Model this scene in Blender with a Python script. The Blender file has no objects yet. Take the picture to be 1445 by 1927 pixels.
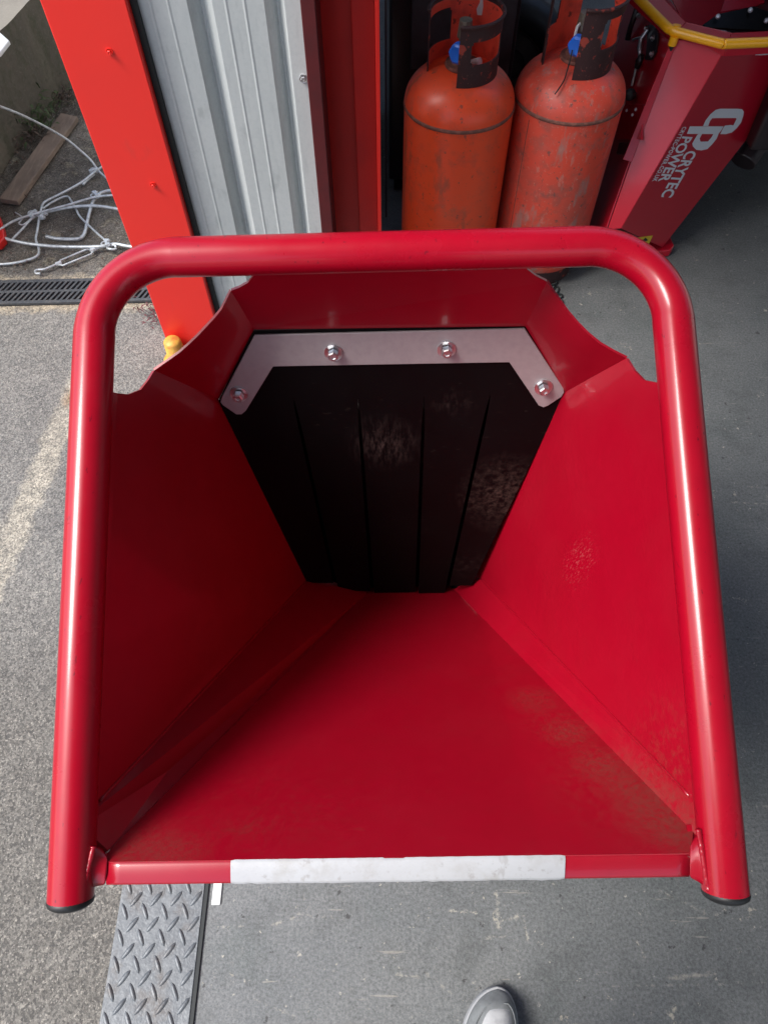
import bpy, bmesh, math, random
from mathutils import Vector, Matrix
from mathutils import noise as mnoise
R = random.Random(7)
sc = bpy.context.scene
C = sc.collection

# ------------------------------------------------------------------ camera
F = 1285.0; CX, CY = 722.5, 963.5; H = 1.6
a = math.radians(31.8); ro = math.radians(0.5)
fw = Vector((0, math.sin(a), -math.cos(a)))
up0 = Vector((0, math.cos(a), math.sin(a))); r0 = Vector((1, 0, 0))
rt = r0*math.cos(ro) - up0*math.sin(ro)
up = up0*math.cos(ro) + r0*math.sin(ro)
EYE = Vector((0, 0, H))
cd = bpy.data.cameras.new('camera'); cam = bpy.data.objects.new('camera', cd); C.objects.link(cam)
m = Matrix((rt, up, -fw)).transposed().to_4x4(); m.translation = EYE
cam.matrix_world = m
cd.sensor_fit = 'VERTICAL'; cd.sensor_height = 24; cd.lens = 24*F/1927; cd.clip_start = 0.02; cd.clip_end = 500
sc.camera = cam
# ------------------------------------------------------------------ world and sun (overcast, light from the open yard on the left)
wd = bpy.data.worlds.new('World'); sc.world = wd; wd.use_nodes = True
wn = wd.node_tree.nodes; bg = wn['Background']
sky = wn.new('ShaderNodeTexSky'); sky.sky_type = 'NISHITA'; sky.sun_disc = False
SUN_EL, SUN_AZ = math.radians(52), math.radians(-110)      # azimuth measured from +Y towards +X
sky.sun_elevation = SUN_EL; sky.sun_rotation = SUN_AZ; sky.air_density = 1.0; sky.dust_density = 2.5; sky.ozone_density = 0.6
wd.node_tree.links.new(sky.outputs[0], bg.inputs[0]); bg.inputs[1].default_value = 0.115
sl = bpy.data.lights.new('sun', 'SUN'); sl.energy = 2.0; sl.angle = math.radians(24); sl.color = (1, .98, .95)
so = bpy.data.objects.new('sun', sl); C.objects.link(so)
sd = Vector((math.sin(SUN_AZ)*math.cos(SUN_EL), math.cos(SUN_AZ)*math.cos(SUN_EL), math.sin(SUN_EL)))
so.rotation_euler = sd.to_track_quat('Z', 'Y').to_euler(); so.location = sd*20
sc.view_settings.view_transform = 'Standard'; sc.view_settings.look = 'None'
sc.view_settings.exposure = 1.17; sc.view_settings.gamma = 1.0

# ------------------------------------------------------------------ survey helpers: where a sight line meets a real plane
def ray(u, v): return fw + rt*((u-CX)/F) + up*((CY-v)/F)
def P(u, v, d): return EYE + ray(u, v)*d
def onz(u, v, z=0.0):
    q = ray(u, v); return EYE + q*((z-H)/q.z)
def onp(u, v, p0, n):
    q = ray(u, v); return EYE + q*((p0-EYE).dot(n)/q.dot(n))
def V(*p): return Vector(p)

# ------------------------------------------------------------------ materials
def mat(name, col, rough=.5, metal=0., coat=0., coat_rough=.1, layers=(), bumps=(), spec=.5, rvar=None, spots=(), aniso=None):
    """layers: (scale, detail, lo, hi, colour, amount[, stretch]) noise blotches; bumps: (scale, strength, distance);
    spots: (centre, radius, colour, amount, noise scale, threshold) marks of wear with a place of their own"""
    M = bpy.data.materials.new(name); M.use_nodes = True
    nt = M.node_tree; N = nt.nodes; L = nt.links; b = N['Principled BSDF']
    tc = N.new('ShaderNodeTexCoord')
    def nz(scale, detail=4, stretch=None, off=0, rough_=.6):
        n = N.new('ShaderNodeTexNoise'); n.inputs['Scale'].default_value = scale; n.inputs['Detail'].default_value = detail
        n.inputs['Roughness'].default_value = rough_
        mp = N.new('ShaderNodeMapping'); mp.inputs['Location'].default_value = (off, off*1.7, off*.6)
        if stretch:
            if len(stretch) > 3: mp.inputs['Rotation'].default_value = stretch[3]
            mp.inputs['Scale'].default_value = stretch[:3]
        L.new(tc.outputs['Object'], mp.inputs[0]); L.new(mp.outputs[0], n.inputs['Vector']); return n.outputs['Fac']
    def ramp(sock, lo, hi, amt=1.):
        r = N.new('ShaderNodeMapRange'); r.clamp = True
        r.inputs[1].default_value = lo; r.inputs[2].default_value = hi; r.inputs[3].default_value = 0; r.inputs[4].default_value = amt
        L.new(sock, r.inputs[0]); return r.outputs[0]
    def mix(fac, A, B):
        x = N.new('ShaderNodeMix'); x.data_type = 'RGBA'
        if isinstance(fac, float): x.inputs[0].default_value = fac
        else: L.new(fac, x.inputs[0])
        for s, i in ((A, 6), (B, 7)):
            if isinstance(s, tuple): x.inputs[i].default_value = (*s, 1) if len(s) == 3 else s
            else: L.new(s, x.inputs[i])
        return x.outputs[2]
    cur = tuple(col)
    off = 0
    for l in layers:
        off += 3.3
        st = l[6] if len(l) > 6 else None
        cur = mix(ramp(nz(l[0], l[1], st, off), l[2], l[3], l[5]), cur, tuple(l[4]))
    for (c, rad, scol, amt, ns, th, *st) in spots:
        off += 2.1
        vm = N.new('ShaderNodeVectorMath'); vm.operation = 'SUBTRACT'; L.new(tc.outputs['Object'], vm.inputs[0]); vm.inputs[1].default_value = tuple(c)
        vs = N.new('ShaderNodeVectorMath'); vs.operation = 'DIVIDE'; L.new(vm.outputs[0], vs.inputs[0])
        vs.inputs[1].default_value = rad if isinstance(rad, tuple) else (rad,)*3
        vl = N.new('ShaderNodeVectorMath'); vl.operation = 'LENGTH'; L.new(vs.outputs[0], vl.inputs[0])
        fall = ramp(vl.outputs['Value'], 1., .1, 1.)
        mu = N.new('ShaderNodeMath'); mu.operation = 'MULTIPLY'; L.new(fall, mu.inputs[0]); L.new(ramp(nz(ns, 8, st[0] if st else None, off, .75), th-.02, th+.22, amt), mu.inputs[1])
        cur = mix(mu.outputs[0], cur, tuple(scol))
    if isinstance(cur, tuple): b.inputs['Base Color'].default_value = (*cur, 1)
    else: L.new(cur, b.inputs['Base Color'])
    b.inputs['Roughness'].default_value = rough; b.inputs['Metallic'].default_value = metal
    b.inputs['Coat Weight'].default_value = coat; b.inputs['Coat Roughness'].default_value = coat_rough
    b.inputs['Specular IOR Level'].default_value = spec
    if rvar:
        r = N.new('ShaderNodeMapRange'); r.inputs[1].default_value = .3; r.inputs[2].default_value = .7
        r.inputs[3].default_value = rvar[1]; r.inputs[4].default_value = rvar[2]; L.new(nz(rvar[0], 5, None, 9.1), r.inputs[0]); L.new(r.outputs[0], b.inputs['Roughness'])
    prev = None
    for (s, st, d) in bumps:
        bu = N.new('ShaderNodeBump'); bu.inputs['Strength'].default_value = st; bu.inputs['Distance'].default_value = d
        off += 1.3
        L.new(nz(s, 3, None, off), bu.inputs['Height'])
        if prev: L.new(prev, bu.inputs['Normal'])
        prev = bu.outputs[0]
    if prev: L.new(prev, b.inputs['Normal'])
    return M

def V0(*p): return p
RED = (.335, .0016, .0145)
def redpaint(name, spots=(), layers=(), **k):
    return mat(name, RED, k.get('rough', .34), 0, .55, .09, layers=((55, 3, .35, .8, (.30, .0015, .012), .5),)+tuple(layers),
               bumps=((900, .05, .0004), (14, .03, .002)), spots=spots, rvar=(9, .28, .42))
M_RED = redpaint('red gloss paint')
M_TUBE = mat('red tube paint', (.36, .0018, .015), .38, 0, .36, .12, spec=.35, layers=((40, 3, .4, .8, (.31, .0015, .013), .5), (150, 4, .665, .69, (.06, .004, .01), .6, (1, .22, 1, (0, 0, .6)))), bumps=((700, .05, .0003),), rvar=(12, .24, .36))
M_CAP = mat('black plastic cap', (.012, .012, .013), .5, bumps=((300, .1, .0004),))
M_RUB = mat('black rubber', (.003, .0026, .0026), .42, spec=.22, layers=((9, 6, .55, .75, (.012, .009, .008), .5, (1, 1, 3, (.3, .7, .2))), (60, 5, .60, .70, (.06, .045, .036), .35, (1, 1, 4, (.3, .8, .2)))),
            bumps=((120, .08, .0006),), rvar=(7, .38, .6))

M_BRK = mat('grey coated steel', (.42, .38, .385), .5, .35, layers=((90, 4, .4, .7, (.36, .32, .33), .6),), bumps=((500, .06, .0003),))
M_ZN = mat('zinc plated steel', (.70, .70, .71), .36, 1., layers=((200, 2, .5, .8, (.5, .5, .5), .5),))
M_GALV = mat('galvanised wire', (.60, .64, .65), .42, .35, layers=((60, 4, .45, .65, (.36, .38, .39), .8),), bumps=((900, .25, .0006),))
M_TAPE = mat('white tape', (.43, .44, .46), .45, layers=((35, 8, .50, .70, (.34, .33, .32), .7), (110, 6, .60, .70, (.24, .22, .21), .5), (40, 4, .66, .70, (.25, .23, .22), .4, (1, .3, 1, (0, 0, .5))), (220, 4, .60, .72, (.36, .34, .33), .5), (8, 3, .5, .8, (.39, .39, .41), .6)), bumps=((160, .25, .0012),))
M_ORANGE = mat('orange red post paint', (.84, .026, .018), .40, 0, .2, .2, layers=((14, 6, .64, .72, (.62, .05, .04), .35, (1, 1, .4)), (4, 4, .4, .8, (.78, .028, .022), .6), (350, 2, .74, .78, (.3, .02, .02), .5)), bumps=((260, .04, .0005),))
M_CLAD = mat('pale steel cladding', (.54, .565, .56), .48, .1, layers=((7, 5, .45, .75, (.44, .475, .475), .7, (1, 1, .25)), (90, 5, .55, .75, (.33, .36, .36), .4, (1, 1, .15)), (300, 2, .6, .8, (.55, .58, .58), .4), (22, 7, .60, .70, (.30, .325, .325), .5, (1, 1, .5)), (130, 5, .45, .75, (.42, .455, .46), .5)),
             bumps=((400, .1, .0004),))
M_COL = mat('red column paint', (.62, .014, .010), .45, 0, .15, .2, layers=((5, 4, .45, .75, (.40, .012, .012), .6), (180, 3, .70, .78, (.08, .01, .01), .5)), bumps=((180, .08, .0006),))
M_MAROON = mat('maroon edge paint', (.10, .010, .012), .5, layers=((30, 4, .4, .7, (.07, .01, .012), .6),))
M_DARK = mat('plain black', (.008, .012, .013), .6)
M_GAS = mat('scuffed orange gas bottle paint', (.88, .075, .016), .42, 0, .12, .25,
            layers=((6, 5, .42, .70, (.80, .085, .026), .7), (22, 6, .52, .68, (.55, .075, .04), .5), (70, 5, .63, .70, (.13, .055, .045), .75), (160, 3, .66, .72, (.55, .22, .16), .6), (16, 6, .58, .66, (.30, .08, .045), .6, (1, 1, .35))),
            spots=((V0(-.02, -.15, .33), (.08, .06, .03), (.28, .12, .07), .7, 60, .46), (V0(.02, -.15, .22), (.05, .06, .14), (.32, .07, .03), .6, 40, .5)),
            bumps=((60, .12, .0012), (300, .08, .0004)))
M_GAS2 = mat('dusty orange gas bottle paint', (.78, .068, .032), .46, 0, .06, .3,
             layers=((5, 5, .40, .68, (.50, .085, .060), .8), (24, 6, .50, .66, (.36, .085, .062), .65), (60, 6, .61, .67, (.14, .075, .065), .8), (150, 3, .63, .70, (.58, .27, .21), .7), (18, 6, .56, .63, (.36, .20, .17), .7, (1, 1, .3)), (45, 6, .60, .66, (.60, .24, .19), .5, (1, 1, .4))),
             spots=((V0(-.04, -.15, .355), (.085, .06, .016), (.15, .085, .075), .95, 60, .42), (V0(.0, -.15, .50), (.13, .08, .035), (.40, .20, .17), .8, 70, .5), (V0(.06, -.14, .50), (.05, .06, .02), (.22, .12, .11), .8, 60, .48)),
             bumps=((60, .12, .0012), (300, .08, .0004)))
M_GASRIM = mat('rusted collar steel', (.040, .012, .012), .62, layers=((40, 5, .60, .64, (.40, .05, .03), .85), (140, 4, .62, .70, (.16, .07, .06), .6)), bumps=((160, .35, .001),))
M_GASIN = mat('collar paint', (.85, .085, .045), .5, layers=((18, 5, .5, .7, (.35, .04, .03), .6), (60, 4, .64, .69, (.05, .015, .015), .8)))
M_SEAM = mat('weathered weld', (.14, .055, .040), .7, layers=((90, 4, .45, .6, (.28, .10, .07), .7),), bumps=((300, .4, .001),))
M_BLUE = mat('blue plastic', (.014, .16, .75), .4)
M_BRASS = mat('dull brass', (.26, .23, .18), .45, .6, layers=((80, 3, .4, .7, (.12, .10, .08), .7),))
M_STRAP = mat('black cord', (.012, .010, .010), .6)
M_LABEL = mat('white label', (.62, .56, .54), .6)
M_YEL = mat('yellow gloss paint', (.95, .44, .008), .32, 0, .4, .1, layers=((60, 3, .5, .8, (.88, .36, .006), .5),))
M_LETTER = mat('silver grey lettering', (.72, .70, .72), .5)
M_STICK = mat('yellow sticker', (.72, .50, .03), .45)
M_TYRE = mat('black tyre rubber', (.02, .018, .019), .5, bumps=((120, .2, .001),))
M_BROWN = mat('dusty wheel', (.060, .042, .034), .7, layers=((30, 4, .4, .7, (.03, .02, .02), .7),))
M_BLACKM = mat('black machine paint', (.020, .012, .014), .35, 0, .3, .15, layers=((9, 4, .5, .8, (.03, .012, .014), .6),))
M_GREYM = mat('grey machine plate', (.09, .07, .075), .5, layers=((14, 4, .4, .7, (.035, .02, .022), .7),))
M_WOOD = mat('weathered wood', (.22, .165, .125), .85, layers=((9, 6, .42, .68, (.13, .10, .08), .8, (1, 1, 1)), (70, 5, .5, .7, (.30, .23, .17), .6, (1, .15, 1, (0, 0, .2))), (16, 4, .64, .68, (.04, .03, .02), .9)), bumps=((120, .4, .002),))
M_WALL = mat('mossy concrete wall', (.085, .076, .058), .95,
             layers=((3, 6, .40, .65, (.13, .115, .085), .8, (1.6, 1.6, .35)), (9, 6, .50, .68, (.050, .052, .030), .8, (1.5, 1.5, .5)), (26, 6, .52, .70, (.035, .045, .020), .5), (120, 4, .55, .75, (.17, .15, .12), .4)),
             bumps=((30, .6, .012), (160, .4, .003)))
M_TOP = mat('pale concrete terrace', (.20, .185, .155), .95, layers=((8, 5, .4, .7, (.15, .135, .11), .7), (120, 4, .5, .7, (.25, .23, .20), .5)), bumps=((120, .3, .003),))
M_GRATE = mat('dark cast grate', (.05, .055, .062), .6, layers=((60, 5, .45, .7, (.10, .10, .10), .6), (200, 3, .6, .7, (.2, .18, .15), .5)), bumps=((300, .3, .001),))
M_VOID = mat('drain shade black', (.008, .008, .008), .9)  # black that stands in for the shade under the drain grate
M_LEAFG = mat('weed green', (.035, .060, .018), .7, layers=((40, 3, .4, .7, (.060, .085, .025), .8),))
M_LEAFD = mat('dead leaves', (.10, .072, .052), .85, layers=((60, 3, .4, .7, (.045, .030, .030), .8),))
M_SHOE = mat('pale grey suede', (.50, .51, .515), .9, layers=((60, 5, .45, .7, (.33, .34, .35), .7), (400, 3, .4, .7, (.46, .47, .48), .5)), bumps=((600, .3, .0007),))
M_SHOE2 = mat('grey rubber rand', (.22, .235, .24), .75, layers=((80, 4, .4, .7, (.14, .15, .15), .6),), bumps=((500, .2, .0006),))
M_SOLE = mat('shoe sole', (.34, .35, .36), .7)
M_ROOF = mat('workshop inner lining', (.5, .5, .5), .8)
M_WHITE = mat('white plastic strip', (.72, .72, .70), .6)

def ground_material(name, kind):
    """aggregate concrete (yard) or worn grey floor paint (inside): fine grain from Voronoi chips, larger wear from noise"""
    M = bpy.data.materials.new(name); M.use_nodes = True
    nt = M.node_tree; N = nt.nodes; L = nt.links; b = N['Principled BSDF']
    g = N.new('ShaderNodeNewGeometry'); pos = g.outputs['Position']
    def nz(scale, detail=4, rough_=.6, stretch=None, off=0.):
        n = N.new('ShaderNodeTexNoise'); n.inputs['Scale'].default_value = scale; n.inputs['Detail'].default_value = detail; n.inputs['Roughness'].default_value = rough_
        mp = N.new('ShaderNodeMapping'); mp.inputs['Location'].default_value = (off, off*.7, 0)
        if stretch: mp.inputs['Scale'].default_value = stretch[:3]; mp.inputs['Rotation'].default_value = (0, 0, stretch[3])
        L.new(pos, mp.inputs[0]); L.new(mp.outputs[0], n.inputs['Vector']); return n.outputs['Fac']
    def ramp(s, lo, hi, o0=0., o1=1.):
        r = N.new('ShaderNodeMapRange'); r.clamp = True
        for i, v in enumerate((lo, hi, o0, o1)): r.inputs[i+1].default_value = v
        L.new(s, r.inputs[0]); return r.outputs[0]
    def mix(f, A, B, bt='MIX'):
        x = N.new('ShaderNodeMix'); x.data_type = 'RGBA'; x.blend_type = bt
        if isinstance(f, float): x.inputs[0].default_value = f
        else: L.new(f, x.inputs[0])
        for s, i in ((A, 6), (B, 7)):
            if isinstance(s, tuple): x.inputs[i].default_value = (*s, 1)
            else: L.new(s, x.inputs[i])
        return x.outputs[2]
    def mth(op, A, B):
        x = N.new('ShaderNodeMath'); x.operation = op
        for i, s in enumerate((A, B)):
            if s is None: continue
            if isinstance(s, (int, float)): x.inputs[i].default_value = s
            else: L.new(s, x.inputs[i])
        return x.outputs[0]
    sep = N.new('ShaderNodeSeparateXYZ'); L.new(pos, sep.inputs[0]); X, Y = sep.outputs[0], sep.outputs[1]
    vo = N.new('ShaderNodeTexVoronoi'); vo.inputs['Scale'].default_value = 400; L.new(pos, vo.inputs['Vector'])
    vs = N.new('ShaderNodeSeparateColor'); L.new(vo.outputs['Color'], vs.inputs[0]); chip = vs.outputs[0]
    vo2 = N.new('ShaderNodeTexVoronoi'); vo2.inputs['Scale'].default_value = 230; L.new(pos, vo2.inputs['Vector'])
    vs2 = N.new('ShaderNodeSeparateColor'); L.new(vo2.outputs['Color'], vs2.inputs[0]); chip2 = vs2.outputs[1]
    def dot(cx_, cy_, r1, r2, ns=30, na=.05):
        v = N.new('ShaderNodeVectorMath'); v.operation = 'DISTANCE'; L.new(pos, v.inputs[0]); v.inputs[1].default_value = (cx_, cy_, 0)
        return ramp(mth('ADD', v.outputs['Value'], mth('MULTIPLY', mth('SUBTRACT', nz(ns, 5), .5), na)), r2, r1)
    def line(p, q, w, ns=60, na=.012, amt=1.):
        """a scratch between two floor points: distance to the segment, ragged by noise"""
        dx, dy = q[0]-p[0], q[1]-p[1]; Ln = math.hypot(dx, dy); dx /= Ln; dy /= Ln
        ax = mth('SUBTRACT', X, p[0]); ay = mth('SUBTRACT', Y, p[1])
        al = mth('ADD', mth('MULTIPLY', ax, dx), mth('MULTIPLY', ay, dy)); ac = mth('ABSOLUTE', mth('SUBTRACT', mth('MULTIPLY', ax, dy), mth('MULTIPLY', ay, dx)), None)
        ex = mth('MAXIMUM', mth('SUBTRACT', mth('ABSOLUTE', mth('SUBTRACT', al, Ln/2), None), Ln/2), 0)
        d_ = mth('ADD', mth('ADD', ac, ex), mth('MULTIPLY', mth('SUBTRACT', nz(ns, 6, .8), .44), na*3.2))
        return mth('MULTIPLY', ramp(d_, w, w*.2, 0, amt), ramp(nz(110, 5, .8, None, 3.), .38, .56))
    if kind == 'yard':
        base = mix(ramp(nz(2.2, 6), .38, .66), (.165, .163, .158), (.225, .22, .205))
        base = mix(ramp(nz(11, 6, .7), .45, .7, 0, .7), base, (.245, .240, .225))
        near = ramp(mth('ADD', Y, mth('MULTIPLY', nz(5, 4), .25)), .95, .55)
        base = mix(near, base, mix(ramp(nz(18, 5, .7), .4, .7), (.145, .138, .125), (.195, .187, .17)))
        far = ramp(mth('ADD', Y, mth('MULTIPLY', nz(6, 5), .3)), 2.08, 2.22)
        base = mix(far, base, mix(ramp(nz(5, 6, .65), .40, .62), (.095, .083, .068), (.17, .155, .133)))
        litter = mth('MULTIPLY', ramp(nz(19, 6, .75), .50, .60), far)
        base = mix(mth('MULTIPLY', litter, .6), base, (.075, .062, .045))
        base = mix(mth('MULTIPLY', ramp(nz(13, 6, .75, None, 5.), .56, .64), mth('MULTIPLY', far, .7)), base, (.30, .27, .19))
        d = mth('ABSOLUTE', mth('SUBTRACT', mth('SUBTRACT', Y, mth('MULTIPLY', mth('ADD', X, 1.23), .02)), 1.894), None)
        edge = mth('MULTIPLY', ramp(mth('ADD', d, mth('MULTIPLY', nz(22, 6, .7), .09)), .150, .120), ramp(nz(40, 5), .34, .48, .45, 1))
        base = mix(edge, base, mix(ramp(nz(70, 4), .4, .6), (.45, .39, .29), (.28, .245, .19)))
        sx = mth('ADD', X, mth('MULTIPLY', Y, -.11))
        ds = mth('ABSOLUTE', mth('ADD', sx, 1.112), None)
        strip = mth('MULTIPLY', ramp(mth('ADD', ds, mth('MULTIPLY', nz(16, 6, .7), .10)), .100, .080), ramp(Y, 1.62, 1.5))
        base = mix(strip, base, mix(ramp(nz(35, 6, .7), .4, .6), (.42, .39, .325), (.27, .255, .22)))
        base = mix(mth('MULTIPLY', ramp(nz(9, 6, .7, None, 3.), .58, .70, 0, .5), .8), base, (.125, .12, .113))
        base = mix(dot(-.95, 1.42, .01, .05), base, (.24, .14, .07))
        base = mix(1.0, base, mix(ramp(chip2, .1, .95), (.60, .60, .60), (1.36, 1.34, 1.30)), 'MULTIPLY')
        base = mix(ramp(chip, .95, .97, 0, .6), base, (.42, .39, .34))
        base = mix(ramp(chip, .10, .07, 0, .7), base, (.085, .082, .078))
        base = mix(ramp(nz(190, 4, .8), .56, .68, .0, .7), base, (.095, .090, .082))
        base = mix(ramp(nz(75, 4, .8, None, 7.), .58, .66, .0, .35), base, (.60, .56, .48))
        b.inputs['Roughness'].default_value = .92; bs, bd = .8, .004
    else:
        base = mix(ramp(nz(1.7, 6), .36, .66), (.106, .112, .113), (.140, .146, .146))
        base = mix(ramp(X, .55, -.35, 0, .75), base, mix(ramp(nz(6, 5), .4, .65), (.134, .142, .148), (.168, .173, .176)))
        base = mix(ramp(nz(9, 6, .75), .50, .66, 0, .5), base, (.068, .073, .072))
        base = mix(ramp(nz(4, 6, .75, None, 3.), .52, .66, 0, .35), base, (.085, .105, .10))
        base = mix(1.0, base, mix(ramp(nz(170, 5, .8), .34, .66), (.55, .56, .56), (1.45, 1.44, 1.42)), 'MULTIPLY')
        base = mix(ramp(nz(60, 5, .8, None, 6.), .56, .66, 0, .45), base, (.20, .20, .19))
        base = mix(ramp(nz(16, 7, .75, None, 4.), .630, .665, 0, .8), base, (.40, .37, .30))
        base = mix(ramp(nz(50, 5, .7, None, 8.), .655, .68, 0, .7), base, (.46, .43, .36))
        base = mix(ramp(nz(9, 5, .6, (.5, 7, 1, .15), 2.), .67, .70, 0, .4), base, (.40, .37, .31))
        base = mix(ramp(nz(9, 5, .6, (.5, 6, 1, 1.35), 12.), .68, .71, 0, .35), base, (.40, .37, .31))
        for (a_, c_, w_, am) in SCR: base = mix(line(a_, c_, w_, amt=am), base, (.48, .45, .37))
        base = mix(ramp(nz(33, 4, .6, None, 31.), .67, .69, 0, .8), base, (.035, .034, .034))
        b.inputs['Roughness'].default_value = .60; bs, bd = .35, .0015
    L.new(base, b.inputs['Base Color'])
    bu = N.new('ShaderNodeBump'); bu.inputs['Strength'].default_value = bs; bu.inputs['Distance'].default_value = bd
    L.new(mth('ADD', chip, nz(160, 3)), bu.inputs['Height']); L.new(bu.outputs[0], b.inputs['Normal'])
    return M
SCR = []
for (u0, v0, u1, v1, w_, am) in ((820, 1712, 896, 1719, .004, .9), (934, 1680, 938, 1745, .008, .8), (985, 1722, 992, 1770, .006, .7), (1258, 1840, 1345, 1833, .008, .6), (1198, 1772, 1213, 1800, .006, .8),
                                 (500, 1745, 560, 1725, .004, .6), (560, 1720, 630, 1728, .004, .5), (410, 1745, 460, 1743, .004, .6), (930, 1737, 975, 1725, .007, .7), (910, 1765, 950, 1762, .006, .5),
                                 (1370, 945, 1440, 948, .005, .8), (1405, 915, 1428, 918, .006, .8), (1365, 1256, 1445, 1253, .003, .6), (1125, 1856, 1440, 1850, .003, .35), (1240, 1675, 1330, 1720, .006, .5),
                                 (480, 1880, 560, 1915, .004, .5), (800, 1830, 850, 1870, .004, .4), (1405, 1520, 1445, 1516, .005, .6), (745, 1835, 790, 1838, .006, .6)):
    p_, q_ = onz(u0, v0), onz(u1, v1); SCR.append(((p_.x, p_.y), (q_.x, q_.y), w_*.8, am*.75))
M_YARD = ground_material('aggregate concrete', 'yard')
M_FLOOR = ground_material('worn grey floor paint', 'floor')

# ------------------------------------------------------------------ object helpers
def tag(o, label=None, cat=None, group=None, kind=None):
    if label: o['label'] = label
    if cat: o['category'] = cat
    if group: o['group'] = group
    if kind: o['kind'] = kind
    return o
def thing(name, loc, label, cat, group=None, rz=0):
    o = bpy.data.objects.new(name, None); C.objects.link(o); o.location = loc; o.rotation_euler = (0, 0, rz); o.empty_display_size = .05
    return tag(o, label, cat, group)
ORI = {}
def base_of(p):
    v = V(0, 0, 0)
    while p is not None: v = v + Vector(p.location); p = p.parent
    return v
def obj(name, verts, faces, m, parent=None, local=False, smooth=False, bevel=0, bseg=2, label=None, loc=None, autos=None):
    """one mesh object; verts in world metres unless local"""
    me = bpy.data.meshes.new(name)
    o0 = V(0, 0, 0)
    if parent is not None and not local: o0 = base_of(parent)
    if parent is None and not local and loc is None:
        loc = sum((Vector(v) for v in verts), V(0, 0, 0))/len(verts); loc.z = min(v[2] for v in verts); o0 = loc
    elif loc is not None: o0 = Vector(loc)
    me.from_pydata([tuple(Vector(v)-o0) for v in verts], [], faces); me.update()
    bm = bmesh.new(); bm.from_mesh(me); bmesh.ops.recalc_face_normals(bm, faces=bm.faces); bm.to_mesh(me); bm.free()
    o = bpy.data.objects.new(name, me); C.objects.link(o); me.materials.append(m)
    if parent is not None: o.parent = parent
    elif not local: o.location = o0
    if smooth: me.polygons.foreach_set('use_smooth', [True]*len(me.polygons))
    if autos:
        me.polygons.foreach_set('use_smooth', [True]*len(me.polygons)); me.set_sharp_from_angle(angle=math.radians(autos))
    if bevel:
        b = o.modifiers.new('edge', 'BEVEL'); b.width = bevel; b.segments = bseg; b.limit_method = 'ANGLE'; b.angle_limit = math.radians(25)
        me.polygons.foreach_set('use_smooth', [True]*len(me.polygons)); me.set_sharp_from_angle(angle=math.radians(28))
        b.harden_normals = False
    if label: o['label'] = label
    return o
def join(parts):
    vs, fs = [], []
    for v, f in parts:
        n = len(vs); vs += list(v); fs += [tuple(i+n for i in q) for q in f]
    return vs, fs
def slab(pts, th, away):
    """polygon sheet with real thickness, thickened on the side that points along 'away'"""
    pts = [Vector(p) for p in pts]; n = V(0, 0, 0); c = sum(pts, V(0, 0, 0))/len(pts)
    for i in range(len(pts)): n += (pts[i]-c).cross(pts[(i+1) % len(pts)]-c)
    n.normalize()
    if n.dot(away) < 0: n = -n
    k = len(pts); vs = pts + [p+n*th for p in pts]
    return vs, [tuple(range(k)), tuple(range(2*k-1, k-1, -1))] + [(i, (i+1) % k, k+(i+1) % k, k+i) for i in range(k)]
def box(x0, x1, y0, y1, z0, z1):
    v = [(x, y, z) for z in (z0, z1) for y in (y0, y1) for x in (x0, x1)]
    return v, [(0, 1, 3, 2), (4, 6, 7, 5), (0, 4, 5, 1), (2, 3, 7, 6), (0, 2, 6, 4), (1, 5, 7, 3)]
def frame_of(d, ref=None):
    d = d.normalized(); ref = ref or (V(0, 0, 1) if abs(d.z) < .9 else V(1, 0, 0))
    s = d.cross(ref).normalized(); return s, s.cross(d).normalized()
def cyl(p, q, r, n=20, r2=None, caps=True):
    p, q = Vector(p), Vector(q); r2 = r if r2 is None else r2; s, t = frame_of(q-p)
    vs = [p+(s*math.cos(i*2*math.pi/n)+t*math.sin(i*2*math.pi/n))*r for i in range(n)] + [q+(s*math.cos(i*2*math.pi/n)+t*math.sin(i*2*math.pi/n))*r2 for i in range(n)]
    fs = [(i, (i+1) % n, n+(i+1) % n, n+i) for i in range(n)]
    if caps: fs += [tuple(range(n-1, -1, -1)), tuple(range(n, 2*n))]
    return vs, fs
def sweep(path, rad, n=16, ref=None, caps=True, squash=None):
    path = [Vector(p) for p in path]; vs = []; N_ = len(path); s0 = None
    for i, p in enumerate(path):
        d = (path[min(i+1, N_-1)]-path[max(i-1, 0)])
        if d.length < 1e-9: d = V(0, 0, 1)
        d.normalize()
        if s0 is None: s, t = frame_of(d, ref)
        else:
            s = (s0-d*s0.dot(d)).normalized(); t = s.cross(d).normalized()
        s0 = s
        r = rad[i] if isinstance(rad, (list, tuple)) else rad
        ks, kt = squash(i) if squash else (1, 1)
        for k in range(n):
            A = k*2*math.pi/n; vs.append(p+(s*math.cos(A)*ks+t*math.sin(A)*kt)*r)
    fs = [(i*n+k, i*n+(k+1) % n, (i+1)*n+(k+1) % n, (i+1)*n+k) for i in range(N_-1) for k in range(n)]
    if caps: fs += [tuple(range(n-1, -1, -1)), tuple(range((N_-1)*n, N_*n))]
    return vs, fs
def smooth_path(pts, sub=6):
    pts = [Vector(p) for p in pts]; out = []
    for i in range(len(pts)-1):
        p0 = pts[max(i-1, 0)]; p1 = pts[i]; p2 = pts[i+1]; p3 = pts[min(i+2, len(pts)-1)]
        for k in range(sub):
            t = k/sub; out.append(.5*((2*p1)+(p2-p0)*t+(2*p0-5*p1+4*p2-p3)*t*t+(3*p1-p0-3*p2+p3)*t**3))
    return out+[pts[-1]]
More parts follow.
